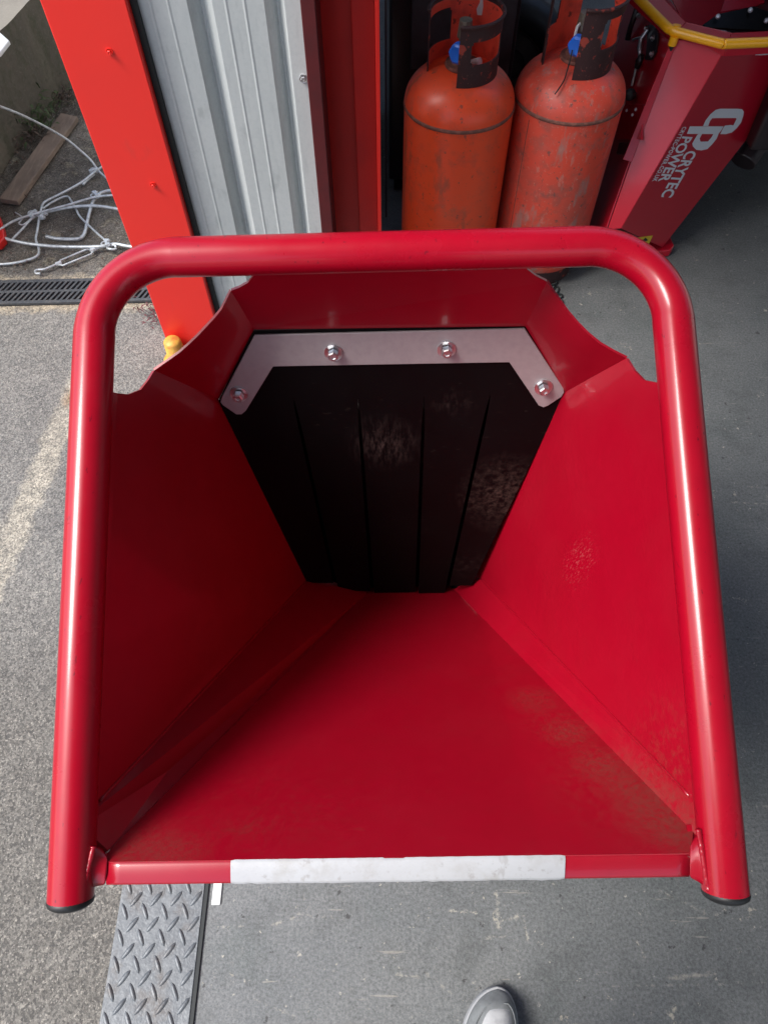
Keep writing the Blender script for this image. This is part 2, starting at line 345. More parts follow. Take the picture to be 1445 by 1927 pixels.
def lathe(prof, c=(0, 0, 0), n=48, a0=0, a1=2*math.pi):
    full = abs(a1-a0-2*math.pi) < 1e-6; m_ = n if full else n+1; vs = []
    for r, z in prof:
        for i in range(m_):
            A = a0+(a1-a0)*i/n; vs.append((c[0]+r*math.cos(A), c[1]+r*math.sin(A), c[2]+z))
    fs = []
    for j in range(len(prof)-1):
        for i in range(n):
            i2 = (i+1) % m_ if full else i+1
            fs.append((j*m_+i, j*m_+i2, (j+1)*m_+i2, (j+1)*m_+i))
    return vs, fs
def hexbolt(p, n, flange=.0135, hexr=.0085, h=.008, ref=None):
    """flange-head bolt: washer skirt, hexagon head, dished top"""
    n = n.normalized(); s, t = frame_of(n, ref); parts = []
    def ring(r, z, k, tw=0): return [p+n*z+(s*math.cos(i*2*math.pi/k+tw)+t*math.sin(i*2*math.pi/k+tw))*r for i in range(k)]
    vs = ring(flange, 0, 24)+ring(flange, .0022, 24)+ring(hexr*1.12, .0012, 24)
    fs = [(j*24+i, j*24+(i+1) % 24, (j+1)*24+(i+1) % 24, (j+1)*24+i) for j in range(2) for i in range(24)]+[tuple(range(48, 72))]
    parts.append((vs, fs))
    vs = ring(hexr, .003, 6)+ring(hexr, .003+h*.85, 6)+ring(hexr*.82, .003+h, 6)+ring(hexr*.5, .003+h, 6)+ring(hexr*.42, .003+h*.85, 6)
    fs = [(j*6+i, j*6+(i+1) % 6, (j+1)*6+(i+1) % 6, (j+1)*6+i) for j in range(4) for i in range(6)]+[tuple(range(24, 30))]
    parts.append((vs, fs)); return join(parts)

# ================================================================== SETTING
obj('yard', [(-60, -60, -.005), (60, -60, -.005), (60, 60, -.005), (-60, 60, -.005)], [(0, 1, 2, 3)], M_YARD, loc=(0, 0, 0))['kind'] = 'structure'
# inside floor sheet, painted grey
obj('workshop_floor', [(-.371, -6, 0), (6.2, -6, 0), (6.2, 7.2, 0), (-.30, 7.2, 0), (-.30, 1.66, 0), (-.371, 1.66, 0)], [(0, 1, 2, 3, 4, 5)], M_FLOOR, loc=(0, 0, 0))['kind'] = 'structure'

# building shell: roof and walls of the workshop whose doorway the hopper stands in
ws = thing('workshop', (2.8, .5, 0), 'dark workshop building whose open doorway frames the scene behind the red hopper', 'building')
for nm, b_ in (('roof', box(-.50, 6.2, -4, 1.9, 3.3, 3.4)), ('roof', box(-.50, .7, 1.9, 5.6, 3.3, 3.4)), ('roof', box(5.4, 6.2, 1.9, 5.6, 3.3, 3.4)), ('roof', box(-.50, 6.2, 5.6, 7.2, 3.3, 3.4)), ('wall', box(-.50, 6.2, 7.0, 7.2, 0, 3.3)), ('wall', box(6.0, 6.2, -4, 7.0, 0, 3.3)),
               ('wall', box(-.50, -.38, 1.84, 7.0, 0, 3.3)), ('lintel', box(-.50, -.40, -4, 1.84, 2.35, 3.3))):  # roof gap at back and missing rear wall are added to let light in
    obj(nm, *b_, M_ROOF, ws)

# ------------------------------------------------------------------ door post, cladding, steel column
YW = 1.63
post = thing('door_post', (-.59, YW, 0), 'broad bright orange-red door post with two screws beside the pale cladding', 'post')
pv = []
obj('post_face', *box(-.682, -.508, YW-.03, YW+.09, .012, 3.3), M_ORANGE, post, bevel=.004)
for (u, v) in ((207, 97), (289, 348)):
    q = onp(u, v, V(0, YW-.03, 0), V(0, 1, 0))
    obj('screw', *hexbolt(q, V(0, -1, 0), .007, .0048, .005), M_ORANGE, post, autos=35)
obj('gap_strip', *box(-.5075, -.495, YW-.012, YW+.06, .012, 3.3), M_DARK, post)  # black strip filling the gap between post and cladding
# low yellow stop at the foot of the post
q = onz(326, 672)
obj('door_stop', *lathe([(.0, .0), (.046, .0), (.046, .012), (.030, .018), (.027, .085), (.022, .092), (.001, .094)], (-.650, 1.566, 0), 24), mat('faded yellow paint', (.62, .36, .06), .5, layers=((40, 4, .5, .7, (.50, .12, .04), .8),)), smooth=True)
tag(bpy.data.objects['door_stop'], 'small round yellow floor stop at the foot of the orange-red door post', 'door stop')

clad = thing('cladding_panel', (-.33, YW, 0), 'pale grey ribbed steel cladding sheet between the orange-red post and the column', 'wall panel')
# plan profile of the trapezoid sheet: flats with two low swages, deep grooves
def plan(x0, x1, start):
    pts = [(x0, 0)]; x = x0; seq = [('flat', start), ('dn', .022), ('lo', .004), ('up', .026)]
    i = 0; y = 0
    while x < x1-1e-6:
        k, w = seq[i % 4]
        if i >= 4 and k == 'flat': w = .106
        if k == 'flat':
            for fx in (.22, .26, .30, .58, .62, .66):
                xx = x+w*fx
                if xx < x1: pts.append((xx, -.0012 if fx in (.26, .62) else 0))
            x += w; y = 0
        elif k == 'dn': x += w; y = .030
        elif k == 'lo': x += w
        else: x += w; y = 0
        if x > x1: x = x1
        pts.append((x, y)); i += 1
    return pts
def clad_sheet(x0, x1, start, yoff):
    pl = plan(x0, x1, start); n = len(pl); vs = []
    for z in (.03, 3.3):
        for x, y in pl: vs.append((x, YW+y+yoff, z))
    for z in (.03, 3.3):
        for x, y in pl: vs.append((x, YW+y+yoff+.0012, z))
    fs = [(i, i+1, n+i+1, n+i) for i in range(n-1)]+[(2*n+i, 3*n+i, 3*n+i+1, 2*n+i+1) for i in range(n-1)]
    fs += [(i, 2*n+i, 2*n+i+1, i+1) for i in range(n-1)]+[(0, n, 3*n, 2*n), (n-1, 3*n-1, 4*n-1, 2*n-1)]
    return vs, fs
obj('ribbed_sheet', *clad_sheet(-.497, -.194, .102, 0), M_CLAD, clad)
obj('edge_trim', *box(-.196, -.160, YW-.003, YW+.02, .03, 3.3), M_CLAD, clad, bevel=.0015)
q = onp(571, 147, V(0, YW-.003, 0), V(0, 1, 0))
obj('screw', *hexbolt(q, V(0, -1, 0), .009, .006, .005), M_ZN, clad, autos=35)
obj('sole_rail', *box(-.50, -.16, YW-.004, YW+.05, 0, .03), M_DARK, clad)

col = thing('steel_column', (-.08, YW+.05, 0), 'red painted steel channel column right of the pale cladding with a shaded hollow', 'column')
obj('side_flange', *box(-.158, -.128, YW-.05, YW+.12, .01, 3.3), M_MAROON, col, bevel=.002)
obj('web', *box(-.128, -.062, YW+.075, YW+.12, .01, 3.3), M_COL, col)
obj('face_plate', *box(-.062, -.010, YW+.062, YW+.12, .01, 3.3), M_COL, col, bevel=.002)
obj('front_flange', *box(-.010, .0, YW+.02, YW+.12, .01, 3.3), M_ORANGE, col, bevel=.0015)
obj('base_plate', *box(-.17, .02, YW-.06, YW+.14, .0, .01), M_COL, col)

# ------------------------------------------------------------------ threshold plate
tp = thing('threshold_plate', (-.458, .4, 0), 'grey steel chequer plate strip along the doorway threshold below the hopper', 'metal plate')
M_CHEQ = mat('worn chequer plate', (.115, .125, .135), .48, .35, layers=((12, 6, .52, .66, (.095, .082, .074), .85), (40, 5, .45, .70, (.165, .178, .188), .7), (150, 4, .5, .7, (.20, .21, .22), .6)), bumps=((60, .35, .002), (260, .35, .0012)))
obj('plate', *box(-.543, -.374, -.75, 1.56, .0, .006), M_CHEQ, tp, bevel=.0015)
lug = []
def one_lug(cx, cy, ang, L_=.017, w=.0046, hh=.0036):
    vs = []; ca, sa = math.cos(ang), math.sin(ang); K = 8
    for i in range(K+1):
        t = -1+2*i/K; ww = w*math.sqrt(max(0, 1-t*t))+.0004; hz = hh*math.sqrt(max(0.04, 1-t*t))
        for s_, z in ((-1, .0058), (-.5, .0058+hz*.85), (.5, .0058+hz*.85), (1, .0058)):
            lx, ly = t*L_, s_*ww; vs.append((cx+lx*ca-ly*sa, cy+lx*sa+ly*ca, z))
    fs = [(i*4+k, i*4+k+1, (i+1)*4+k+1, (i+1)*4+k) for i in range(K) for k in range(3)]
    return vs, fs
for j in range(-16, 36):
    for i in range(5):
        cx_ = -.530+i*.0405; cy_ = j*.0445
        if -.75+.02 < cy_ < 1.54:
            if cx_ < -.385: lug.append(one_lug(cx_+R.uniform(-.001, .001), cy_, math.radians(118)))
            if cx_+.020 < -.385: lug.append(one_lug(cx_+.020, cy_+.0222, math.radians(52)))
            elif cx_+.020 < -.375: lug.append(one_lug(cx_+.012, cy_+.0222, math.radians(52), .011))
lo = obj('raised_tread', *join(lug), M_CHEQ, tp, smooth=True); lo['kind'] = 'stuff'
obj('gap_shade_strip', *box(-.3735, -.3665, -.75, 1.56, .0, .0045), M_DARK, tp)  # solid dark strip painted in for the shadow gap beside the plate
obj('paper_strip', *box(-.357, -.339, .055, .175, .0, .004), M_WHITE, bevel=.0015)
tag(bpy.data.objects['paper_strip'], 'short white plastic strip lying beside the steel threshold plate', 'strip')

# ------------------------------------------------------------------ drain
dr = thing('channel_drain', (-1.2, 1.895, 0), 'dark slotted channel drain grating crossing the concrete yard behind the hopper', 'drain')
DY = lambda x, e: 1.894+(x+1.23)*.02+e
def strip(x0, x1, e0, e1, z0, z1):
    v = [(x, DY(x, e), z) for z in (z0, z1) for e in (e0, e1) for x in (x0, x1)]
    return v, [(0, 1, 3, 2), (4, 6, 7, 5), (0, 4, 5, 1), (2, 3, 7, 6), (0, 2, 6, 4), (1, 5, 7, 3)]
obj('drain_shade', *strip(-2.6, -.52, -.058, .058, -.004, -.001), M_VOID, dr)  # black sheet painting in the dark of the channel below the bars
for e0, e1 in ((-.060, -.047), (-.005, .005), (.047, .060)): obj('rail', *strip(-2.6, -.52, e0, e1, -.001, .009), M_GRATE, dr, bevel=.001)
bars = []
x = -2.58
while x < -.54:
    for (e0, e1) in ((-.048, -.004), (.004, .048)):
        y0, y1 = DY(x, e0), DY(x, e1); sh = .018
        vs = [(x, y0, -.001), (x+.008, y0, -.001), (x+.008+sh, y1, -.001), (x+sh, y1, -.001), (x, y0, .008), (x+.008, y0, .008), (x+.008+sh, y1, .008), (x+sh, y1, .008)]
        bars.append((vs, [(0, 3, 2, 1), (4, 5, 6, 7), (0, 1, 5, 4), (1, 2, 6, 5), (2, 3, 7, 6), (3, 0, 4, 7)]))
    x += .0185
o = obj('slanted_bars', *join(bars), M_GRATE, dr); o['kind'] = 'stuff'

# ------------------------------------------------------------------ low retaining wall top left
A_, B_ = V(-1.72, 1.6, 0), V(-1.18, 4.3, 0)
dw = (B_-A_).normalized(); nw = V(-dw.y, dw.x, 0)
wall = thing('retaining_wall', (-1.6, 2.6, 0), 'low mossy concrete retaining wall at the far left edge of the yard', 'wall')
nu, nv_ = 60, 10; vs = []; fs = []
for i in range(nu+1):
    for j in range(nv_+1):
        p = A_+dw*((B_-A_).length*i/nu); z = .36*j/nv_
        k = mnoise.noise(p*6+V(0, 0, z*6))*.012+mnoise.noise(p*25+V(0, 0, z*25))*.004
        vs.append(p+nw*-k+V(0, 0, z))
for i in range(nu):
    for j in range(nv_): fs.append((i*(nv_+1)+j, (i+1)*(nv_+1)+j, (i+1)*(nv_+1)+j+1, i*(nv_+1)+j+1))
obj('wall_face', vs, fs, M_WALL, wall, smooth=True)
tv, tf = [], []
ed = [vs[i*(nv_+1)+nv_] for i in range(nu+1)]
tv = ed+[e+nw*3 for e in ed]; tf = [(i, i+1, nu+2+i, nu+1+i) for i in range(nu)]
obj('wall_top', tv, tf, M_TOP, wall)

# ------------------------------------------------------------------ weeds and litter at the wall foot
def leaf(p, d, L_, w, droop=.3):
    d = d.normalized(); s = d.cross(V(0, 0, 1)); s = s.normalized() if s.length > 1e-3 else V(1, 0, 0)
    b_ = p+d*L_*.5+V(0, 0, 0); t_ = p+d*L_-V(0, 0, L_*droop)
    return [p-s*w*.2, p+s*w*.2, b_+s*w*.5, t_, b_-s*w*.5], [(0, 1, 2, 4), (4, 2, 3)]
def weed(name, c, label, cat, m_, n, h, spread, lw):
    parts = []
    for i in range(n):
        A = R.uniform(0, 6.283); rr = abs(R.gauss(0, spread)); q = c+V(math.cos(A)*rr, math.sin(A)*rr, 0)
        dd = V(math.cos(A)*.7+R.uniform(-.4, .4), math.sin(A)*.7+R.uniform(-.4, .4), R.uniform(.3, 1.4))
        stem = q+dd.normalized()*h*R.uniform(.1, .9)
        parts.append((leaf(stem, V(R.uniform(-1, 1), R.uniform(-1, 1), R.uniform(-.2, .8)), lw*R.uniform(1.2, 3), lw*R.uniform(.4, .9))))
        if i % 3 == 0: parts.append(cyl(q, stem, .0008, 4, caps=False))
    e = thing(name, c, label, cat)
    obj('foliage', *join(parts), m_, e)
    return e
w1 = onz(55, 235); weed('green_weed', V(w1.x-.02, w1.y, 0), 'feathery green weed growing at the foot of the mossy wall', 'plant', M_LEAFG, 420, .15, .075, .016)
w2 = onz(112, 190); weed('withered_plant', V(w2.x, w2.y, 0), 'small withered purple-brown plant beside the green weed', 'plant', M_LEAFD, 120, .07, .035, .014)
w3 = onz(50, 262); weed('dry_weed', V(w3.x-.01, w3.y, 0), 'clump of dry grey stalks below the green weed by the plank', 'plant', M_LEAFD, 170, .07, .05, .014)
w4 = onz(296, 590); weed('purple_weed', V(w4.x, w4.y, 0), 'thin purple weed sprouting from the drain edge next to the door post', 'plant', mat('purple leaves', (.11, .035, .04), .8), 60, .05, .03, .009)
lit = []
for i in range(900):
    t = R.random(); p = A_+dw*(B_-A_).length*t-nw*abs(R.gauss(.03, .10)); 
    if R.random() < .25: p = V(R.uniform(-1.9, -.75), R.uniform(2.0, 2.35), 0)
    lit.append(leaf(p+V(0, 0, .003), V(R.uniform(-1, 1), R.uniform(-1, 1), R.uniform(0, .5)), R.uniform(.006, .022), R.uniform(.004, .010), .1))
o = obj('leaf_litter', *join(lit), M_LEAFD, loc=(-1.4, 2.5, 0)); tag(o, 'scattered dry leaf litter and grit at the foot of the retaining wall', 'leaf litter', kind='stuff')

# plank
pk = [onz(4, 383), onz(38, 388), onz(150, 229), onz(119, 222)]
pl_ = slab([p+V(0, 0, .022) for p in pk], .02, V(0, 0, -1))
tag(obj('plank', *pl_, M_WOOD, bevel=.002), 'short weathered wooden plank lying on the dirty concrete near the wall', 'plank')

# ------------------------------------------------------------------ galvanised cables
def zp(zx, zy, z=.006): return onz(zx/5.558, 200+zy/5.558, z)
def cable(name, pts, r, label, cat='cable', group=None, sub=7):
    path = smooth_path([zp(*p) for p in pts], sub)
    e = thing(name, (path[0].x, path[0].y, 0), label, cat, group)
    obj('strand', *sweep(path, r, 8), M_GALV, e, smooth=True)
    return e
def clamp(e, zx, zy, z, ang):
    c = zp(zx, zy, z); ca, sa = math.cos(ang), math.sin(ang)
    def w(x, y, zz): return V(c.x+x*ca-y*sa, c.y+x*sa+y*ca, c.z+zz)
    ub = [w(-.011, -.016, 0), w(-.011, .006, 0), w(-.008, .014, 0), w(0, .018, 0), w(.008, .014, 0), w(.011, .006, 0), w(.011, -.016, 0)]
    parts = [sweep(ub, .0035, 8), cyl(w(-.011, -.012, 0), w(-.011, -.006, 0), .008, 6), cyl(w(.011, -.012, 0), w(.011, -.006, 0), .008, 6)]
    bx = box(-.018, .018, -.006, .004, -.007, .007); parts.append(([w(*v) for v in bx[0]], bx[1]))
    obj('clamp', *join(parts), M_GALV, e, bevel=.0006)
G = 'loose galvanised cables on the yard'
c1 = cable('steel_cable', [(-260, -90, .46), (0, 0, .38), (240, 95, .30), (500, 225, .20), (700, 345, .13), (830, 450, .09), (950, 560, .05), (1020, 655, .022), (1090, 730, .014), (1200, 812, .008), (1330, 860, .006)], .0042, 'long steel cable arching from the left edge down to the orange-red post', group=G)
c2 = cable('steel_cable', [(1250, 530, .008), (1120, 602, .01), (1030, 660, .02), (960, 715, .02), (850, 800, .012), (650, 910, .01), (500, 985, .01), (452, 1025, .01), (430, 1100, .014), (410, 1200, .012), (392, 1320, .008), (380, 1392, .006), (408, 1480, .006), (408, 1545, .006), (350, 1590, .006), (180, 1635, .006), (0, 1652, .006), (-200, 1640, .006)], .0045, 'bent steel cable with sharp kinks crossing the tangle from the post to the lower left', group=G)
clamp(c2, 985, 672, .02, .5); clamp(c2, 450, 1140, .018, 1.4)
obj('free_end', *sweep(smooth_path([zp(990, 712, .012), zp(930, 760, .01), zp(870, 820, .007)]), .0042, 8), M_GALV, c2, smooth=True)
c3 = cable('steel_cable', [(-180, 1400, .03), (0, 1290, .03), (170, 1190, .03), (430, 1108, .028), (700, 1035, .03), (1000, 950, .03), (1250, 928, .03), (1400, 930, .03)], .0042, 'nearly straight steel cable running from the red fitting up to the post', group=G)
clamp(c3, 1000, 925, .03, 2.3); clamp(c3, 345, 1120, .026, 1.0)
c4 = cable('steel_cable', [(340, 1160, .016), (480, 1108, .018), (700, 1062, .02), (880, 1044, .02), (1050, 1046, .02), (1310, 1090, .02), (1480, 1130, .02)], .0055, 'thick pale cable curving below the straight one towards the post', group=G)
c5 = cable('steel_cable', [(-200, 1290, .02), (0, 1362, .02), (170, 1412, .02), (400, 1450, .02), (700, 1470, .02), (1060, 1466, .02), (1200, 1440, .02), (1330, 1462, .02), (1450, 1478, .02)], .0055, 'lowest thick bright cable running right to the turnbuckle knot', group=G)
clamp(c5, 1115, 1432, .024, 1.9)
c6 = cable('steel_cable', [(450, 1075, .008), (540, 1010, .008), (650, 955, .008), (710, 945, .008), (745, 985, .01), (800, 1080, .012), (850, 1165, .012), (1000, 1310, .012), (1100, 1400, .016)], .0040, 'thin looped cable bending over the tangle then down to the turnbuckle', group=G)
c7 = cable('steel_hook_rod', [(488, 1362, .007), (600, 1385, .007), (800, 1390, .007), (868, 1362, .007), (900, 1290, .008), (930, 1150, .010), (978, 995, .016), (1040, 920, .02), (1140, 885, .02), (1260, 885, .02)], .0062, 'thick hooked steel rod with its open end pointing left in the cable tangle', 'rod')
c8 = cable('steel_cable', [(120, 1405, .006), (240, 1282, .01), (340, 1172, .016), (480, 1088, .016)], .0042, 'short dull cable end slanting down left from the knot near the red fitting', group=G)
c9 = cable('wire_tie', [(165, 1110, .02), (235, 1160, .02), (215, 1205, .02), (200, 1222, .018), (240, 1240, .016), (300, 1200, .016), (345, 1140, .018)], .0026, 'thin curled wire tie around the left cable knot', 'wire')
tb = thing('turnbuckle', tuple(onz(150, 485)), 'bright zinc turnbuckle with open frame lying below the cables', 'turnbuckle')
obj('frame', *join([sweep([zp(600, 1650, .010), zp(640, 1612, .010), zp(900, 1500, .012), zp(960, 1495, .012)], .0036, 8), sweep([zp(615, 1655, .010), zp(660, 1665, .010), zp(955, 1548, .012), zp(990, 1505, .012)], .0036, 8)]), M_GALV, tb, smooth=True)
obj('end_nut', *cyl(zp(590, 1655, .010), zp(645, 1633, .010), .0075, 8), M_GALV, tb, autos=35)
obj('end_nut', *cyl(zp(950, 1515, .012), zp(1000, 1492, .012), .0085, 8), M_GALV, tb, autos=35)
obj('hook', *sweep(smooth_path([zp(600, 1650, .010), zp(480, 1700, .010), zp(400, 1710, .010), zp(372, 1725, .010), zp(385, 1748, .010), zp(425, 1748, .010)]), .0040, 8), M_GALV, tb, smooth=True)
obj('eye_rod', *sweep(smooth_path([zp(1000, 1495, .012), zp(1080, 1470, .014), zp(1150, 1455, .016)]), .0040, 8), M_GALV, tb, smooth=True)
rc = zp(1172, 1478, .018); obj('eye_ring', *sweep([rc+V(math.cos(i*.3927)*.015, math.sin(i*.3927)*.012, .003*math.sin(i*.7)) for i in range(17)], .0042, 8), M_GALV, tb, smooth=True)

# red fitting and galvanised corner at the left edge
q0, q1, q2 = onz(-40, 395, .08), onz(3, 402, .08), onz(18, 440, .05)
rf = [onz(-60, 392, .03), onz(-3, 400, .03), onz(6, 425, .03), onz(9, 446, .03), onz(0, 457, .03), onz(-60, 470, .03)]
tag(obj('red_fitting', *slab(rf, .028, V(0, 0, -1)), M_COL, bevel=.004), 'edge of a red steel foot standing at the left border among the cables', 'fitting')
gf = [onz(-420, -160, .55), onz(0, 60, .55), onz(18, 76, .55), onz(0, 99, .55), onz(-420, 330, .55)]
gp = thing('metal_sign_back', tuple(V(gf[0].x, gf[0].y, 0)), 'corner of a pale galvanised sheet showing at the upper left border', 'metal sheet')
obj('sheet', *slab(gf, .012, V(0, 0, -1)), M_CLAD, gp, bevel=.002)
pp = gf[0]*.5+gf[4]*.5; obj('leg', *cyl(V(pp.x, pp.y, 0), V(pp.x, pp.y, .54), .02, 12), M_CLAD, gp, smooth=False)

# ================================================================== GAS CYLINDERS
def make_bottle(loc, label, M_b, M_c, kind, rz):
    e = thing('gas_cylinder', loc, label, 'gas cylinder', 'gas cylinders standing beside the column', rz)
    Rr = .155
    prof = [(.10, .045), (.125, .050), (.143, .065), (Rr, .10), (Rr, .565)]
    o = lathe(prof, n=64); 
    obj('lower_shell', *o, M_b, e, local=True, autos=50)
    dome = [(Rr, .572)]
    for i in range(1, 15):
        t = i/14*math.pi/2; dome.append((Rr*math.cos(t)**.78 if i < 14 else .03, .572+.095*math.sin(t)))
    dome[-1] = (.028, .668)
    obj('domed_top', *lathe(dome, n=64), M_b, e, local=True, smooth=True)
    # raised weld seam, uneven round its length
    vs, fs = [], []; n = 96
    for i in range(n):
        A = i*2*math.pi/n; k = mnoise.noise(V(math.cos(A)*4, math.sin(A)*4, .3+rz))*.0012
        for dr_, dz in ((-.002, -.006), (.0022+k, -.003), (.0026+k, .001), (.0012, .005), (-.002, .007)):
            vs.append(((Rr+dr_)*math.cos(A), (Rr+dr_)*math.sin(A), .568+dz))
    for i in range(n):
        for j in range(4): fs.append((i*5+j, i*5+j+1, ((i+1) % n)*5+j+1, ((i+1) % n)*5+j))
    obj('weld_seam', vs, fs, M_SEAM, e, local=True, smooth=True)
    obj('foot_ring', *lathe([(.128, .0), (.128, .006), (.122, .055), (.118, .055), (.123, .004), (.123, 0), (.128, 0)], n=48), M_c, e, local=True, autos=40)
    # neck boss and valve
    obj('neck_ring', *lathe([(.030, .664), (.046, .664), (.048, .668), (.046, .674), (.034, .676), (.030, .684), (.0, .684)], n=32), M_SEAM, e, local=True, autos=40)
    va = join([cyl((0, 0, .68), (0, 0, .735), .015, 16), cyl((0, 0, .735), (0, 0, .775), .021, 10, .017), cyl((0, 0, .71), (-.010, -.040, .712), .012, 12), cyl((0, 0, .705), (.014, .034, .70), .009, 8)])
    v_ = obj('valve', *va, M_BRASS, e, local=True, bevel=.001)
    # blue hexagonal outlet cap with a ribbed rim
    d = V(-.030, -.045, .004).normalized(); p = V(-.012, -.038, .715)
    s, t = frame_of(d); vs = []; fs = []; n = 24
    for (rr, zz) in ((.015, -.005), (.0235, -.003), (.0245, .006), (.0235, .019), (.018, .0235), (.005, .021)):
        for i in range(n):
            A = i*2*math.pi/n; r_ = rr*(1+.05*math.cos(6*A)) if rr > .01 else rr
            vs.append(p+d*zz+(s*math.cos(A)+t*math.sin(A))*r_)
    for j in range(5):
        for i in range(n): fs.append((j*n+i, j*n+(i+1) % n, (j+1)*n+(i+1) % n, (j+1)*n+i))
    fs.append(tuple(range(5*n, 6*n)))
    cp = obj('outlet_cap', vs, fs, M_BLUE, e, local=True, autos=40)
    # collar: rolled sheet with a wide front opening and two hand slots
    rc_, th = .095, .0035; z0, z1 = .645, kind.get('top', .815)
    A0, A1 = kind['arc']; slots = kind['slots']; nA, nZ = 120, 22
    def inside_slot(A, z):
        for (s0, s1, zz0, zz1) in slots:
            if s0 < A < s1 and zz0 < z < zz1:
                dx = min(A-s0, s1-A)*rc_; dz = min(z-zz0, zz1-z)
                if dx < .014 and dz < .014 and (dx-.014)**2+(dz-.014)**2 > .014**2: return False
                return True
        return False
    vs, fs = [], []; W_ = nZ+1
    for side, rr in ((0, rc_), (1, rc_-th)):
        for i in range(nA+1):
            A = A0+(A1-A0)*i/nA
            lift = 0
            for j in range(nZ+1):
                z = z0+(z1-z0)*j/nZ; rl = rr+(.004 if j == nZ else 0)
                vs.append((rl*math.cos(A), rl*math.sin(A), z))
    off = (nA+1)*W_; keep = set()
    for i in range(nA):
        for j in range(nZ):
            A = A0+(A1-A0)*(i+.5)/nA; z = z0+(z1-z0)*(j+.5)/nZ
            if not inside_slot(A, z): keep.add((i, j))
    fo, fi = [], []
    for (i, j) in keep:
        q = (i*W_+j, (i+1)*W_+j, (i+1)*W_+j+1, i*W_+j+1)
        fo.append(q); fi.append(tuple(off+k for k in reversed(q)))
        for (di, dj, ea, eb) in ((-1, 0, 0, 3), (1, 0, 1, 2), (0, -1, 0, 1), (0, 1, 3, 2)):
            if (i+di, j+dj) not in keep: fo.append((q[ea], q[eb], q[eb]+off, q[ea]+off))
    o = obj('collar', vs, fo+fi, M_GASRIM, e, local=True, autos=45)
    o.data.materials.append(M_GASIN)
    for pl in o.data.polygons:
        c = pl.center; rad = math.hypot(c.x, c.y)
        if rad < rc_-th*.8: pl.material_index = 1
    # rolled top bead of the collar
    bead = [V((rc_+.001)*math.cos(A0+(A1-A0)*i/60), (rc_+.001)*math.sin(A0+(A1-A0)*i/60), z1) for i in range(61)]
    obj('collar_bead', *sweep(bead, .0048, 8), kind['beadm'], e, local=True, smooth=True)
    return e
D = math.radians
b1 = make_bottle((.222, 2.0, 0), 'orange-red gas cylinder nearer the column with an orange patch and white label inside its collar', M_GAS, M_GASRIM,
                 dict(arc=(D(-103), D(183)), top=.795, slots=((D(-84), D(-6), .706, .762), (D(108), D(172), .690, .768)), beadm=M_GASRIM), 0)
# white label remnant inside collar, vent pipe behind the valve
lb = [(.0838, z, y) for z, y in ((0, 0),)]
A = D(62); 
def onc(Aa, z, r=.0908): return (r*math.cos(Aa), r*math.sin(Aa), z)
obj('label_scrap', [onc(A-.08, .752), onc(A+.06, .750), onc(A+.10, .764), onc(A+.02, .780), onc(A+.03, .797), onc(A-.05, .795), onc(A-.10, .772)], [(0, 1, 2, 3, 4, 5, 6)], M_LABEL, b1, local=True)
obj('relief_stub', *cyl((.024, -.018, .678), (.042, -.034, .690), .010, 12), M_LABEL, b1, local=True, autos=40)
b2 = make_bottle((.538, 2.035, 0), 'dusty red gas cylinder with black cord hanging from its blue cap', M_GAS2, M_GASRIM,
                 dict(arc=(D(-106), D(186)), slots=((D(-72), D(-2), .722, .792), (D(28), D(86), .672, .785), (D(128), D(174), .722, .790)), beadm=M_GASRIM), 0)
cord = smooth_path([V(-.033, -.060, .712), V(-.036, -.070, .690), V(-.040, -.078, .668), V(-.048, -.098, .655), V(-.062, -.118, .645), V(-.072, -.126, .634)], 5)
obj('cord', *sweep(cord, .0020, 6), M_STRAP, b2, local=True, smooth=True)
obj('strap', *sweep([V(-.005, .0, .755), V(-.022, -.018, .748), V(-.026, -.028, .72)], .004, 6), M_WHITE, b2, local=True, smooth=True)
# long seam down the side of the second cylinder
A = D(-142); obj('side_weld', *sweep([V(.1552*math.cos(A), .1552*math.sin(A), z/20) for z in range(2, 12)], .0011, 6), M_SEAM, b2, local=True)

# ================================================================== background machines
cab = thing('dark_machine', (.2, 2.75, 0), 'dark glossy machine cabinet standing in shadow behind the nearer gas cylinder', 'machine')
obj('cabinet', *box(.03, .44, 2.45, 3.05, .05, 1.25), M_BLACKM, cab, bevel=.01)
obj('side_panel', *box(.10, .30, 2.435, 2.45, .45, .92), M_GREYM, cab, bevel=.004)
obj('side_panel', *box(.33, .425, 2.435, 2.45, .30, .85), M_GREYM, cab, bevel=.004)
obj('edge_rod', *cyl((.018, 2.30, 0), (.018, 2.30, 1.4), .0035, 8), M_GREYM, cab)
obj('foot', *box(.05, .42, 2.47, 3.03, 0, .05), M_DARK, cab)
tz = V(.52, 2.95, .235)
wh = thing('machine_wheel', (tz.x, tz.y, 0), 'black rubber tyre on a brown dusty wheel between the two gas cylinders', 'wheel', rz=math.radians(-18))
tor = [];
vs, fs = [], []; n1, n2 = 56, 16
for i in range(n1):
    A = i*2*math.pi/n1
    for k in range(n2):
        B = k*2*math.pi/n2; rr = .175+.058*math.cos(B); rr = rr+(.004 if (i % 2 and abs(B) < .9 or i % 2 and B > 5.4) else 0)
        vs.append((rr*math.cos(A), .06*math.sin(B), .235+rr*math.sin(A)))
for i in range(n1):
    for k in range(n2): fs.append((i*n2+k, i*n2+(k+1) % n2, ((i+1) % n1)*n2+(k+1) % n2, ((i+1) % n1)*n2+k))
obj('tyre', vs, fs, M_TYRE, wh, local=True, smooth=True)
rv, rf2 = lathe([(0, -.01), (.05, -.012), (.06, -.03), (.11, -.02), (.125, -.045), (.13, 0.04), (0, .04)], n=40)
obj('rim', [(x, z, .235+y) for x, y, z in rv], rf2, M_BROWN, wh, local=True, autos=35)

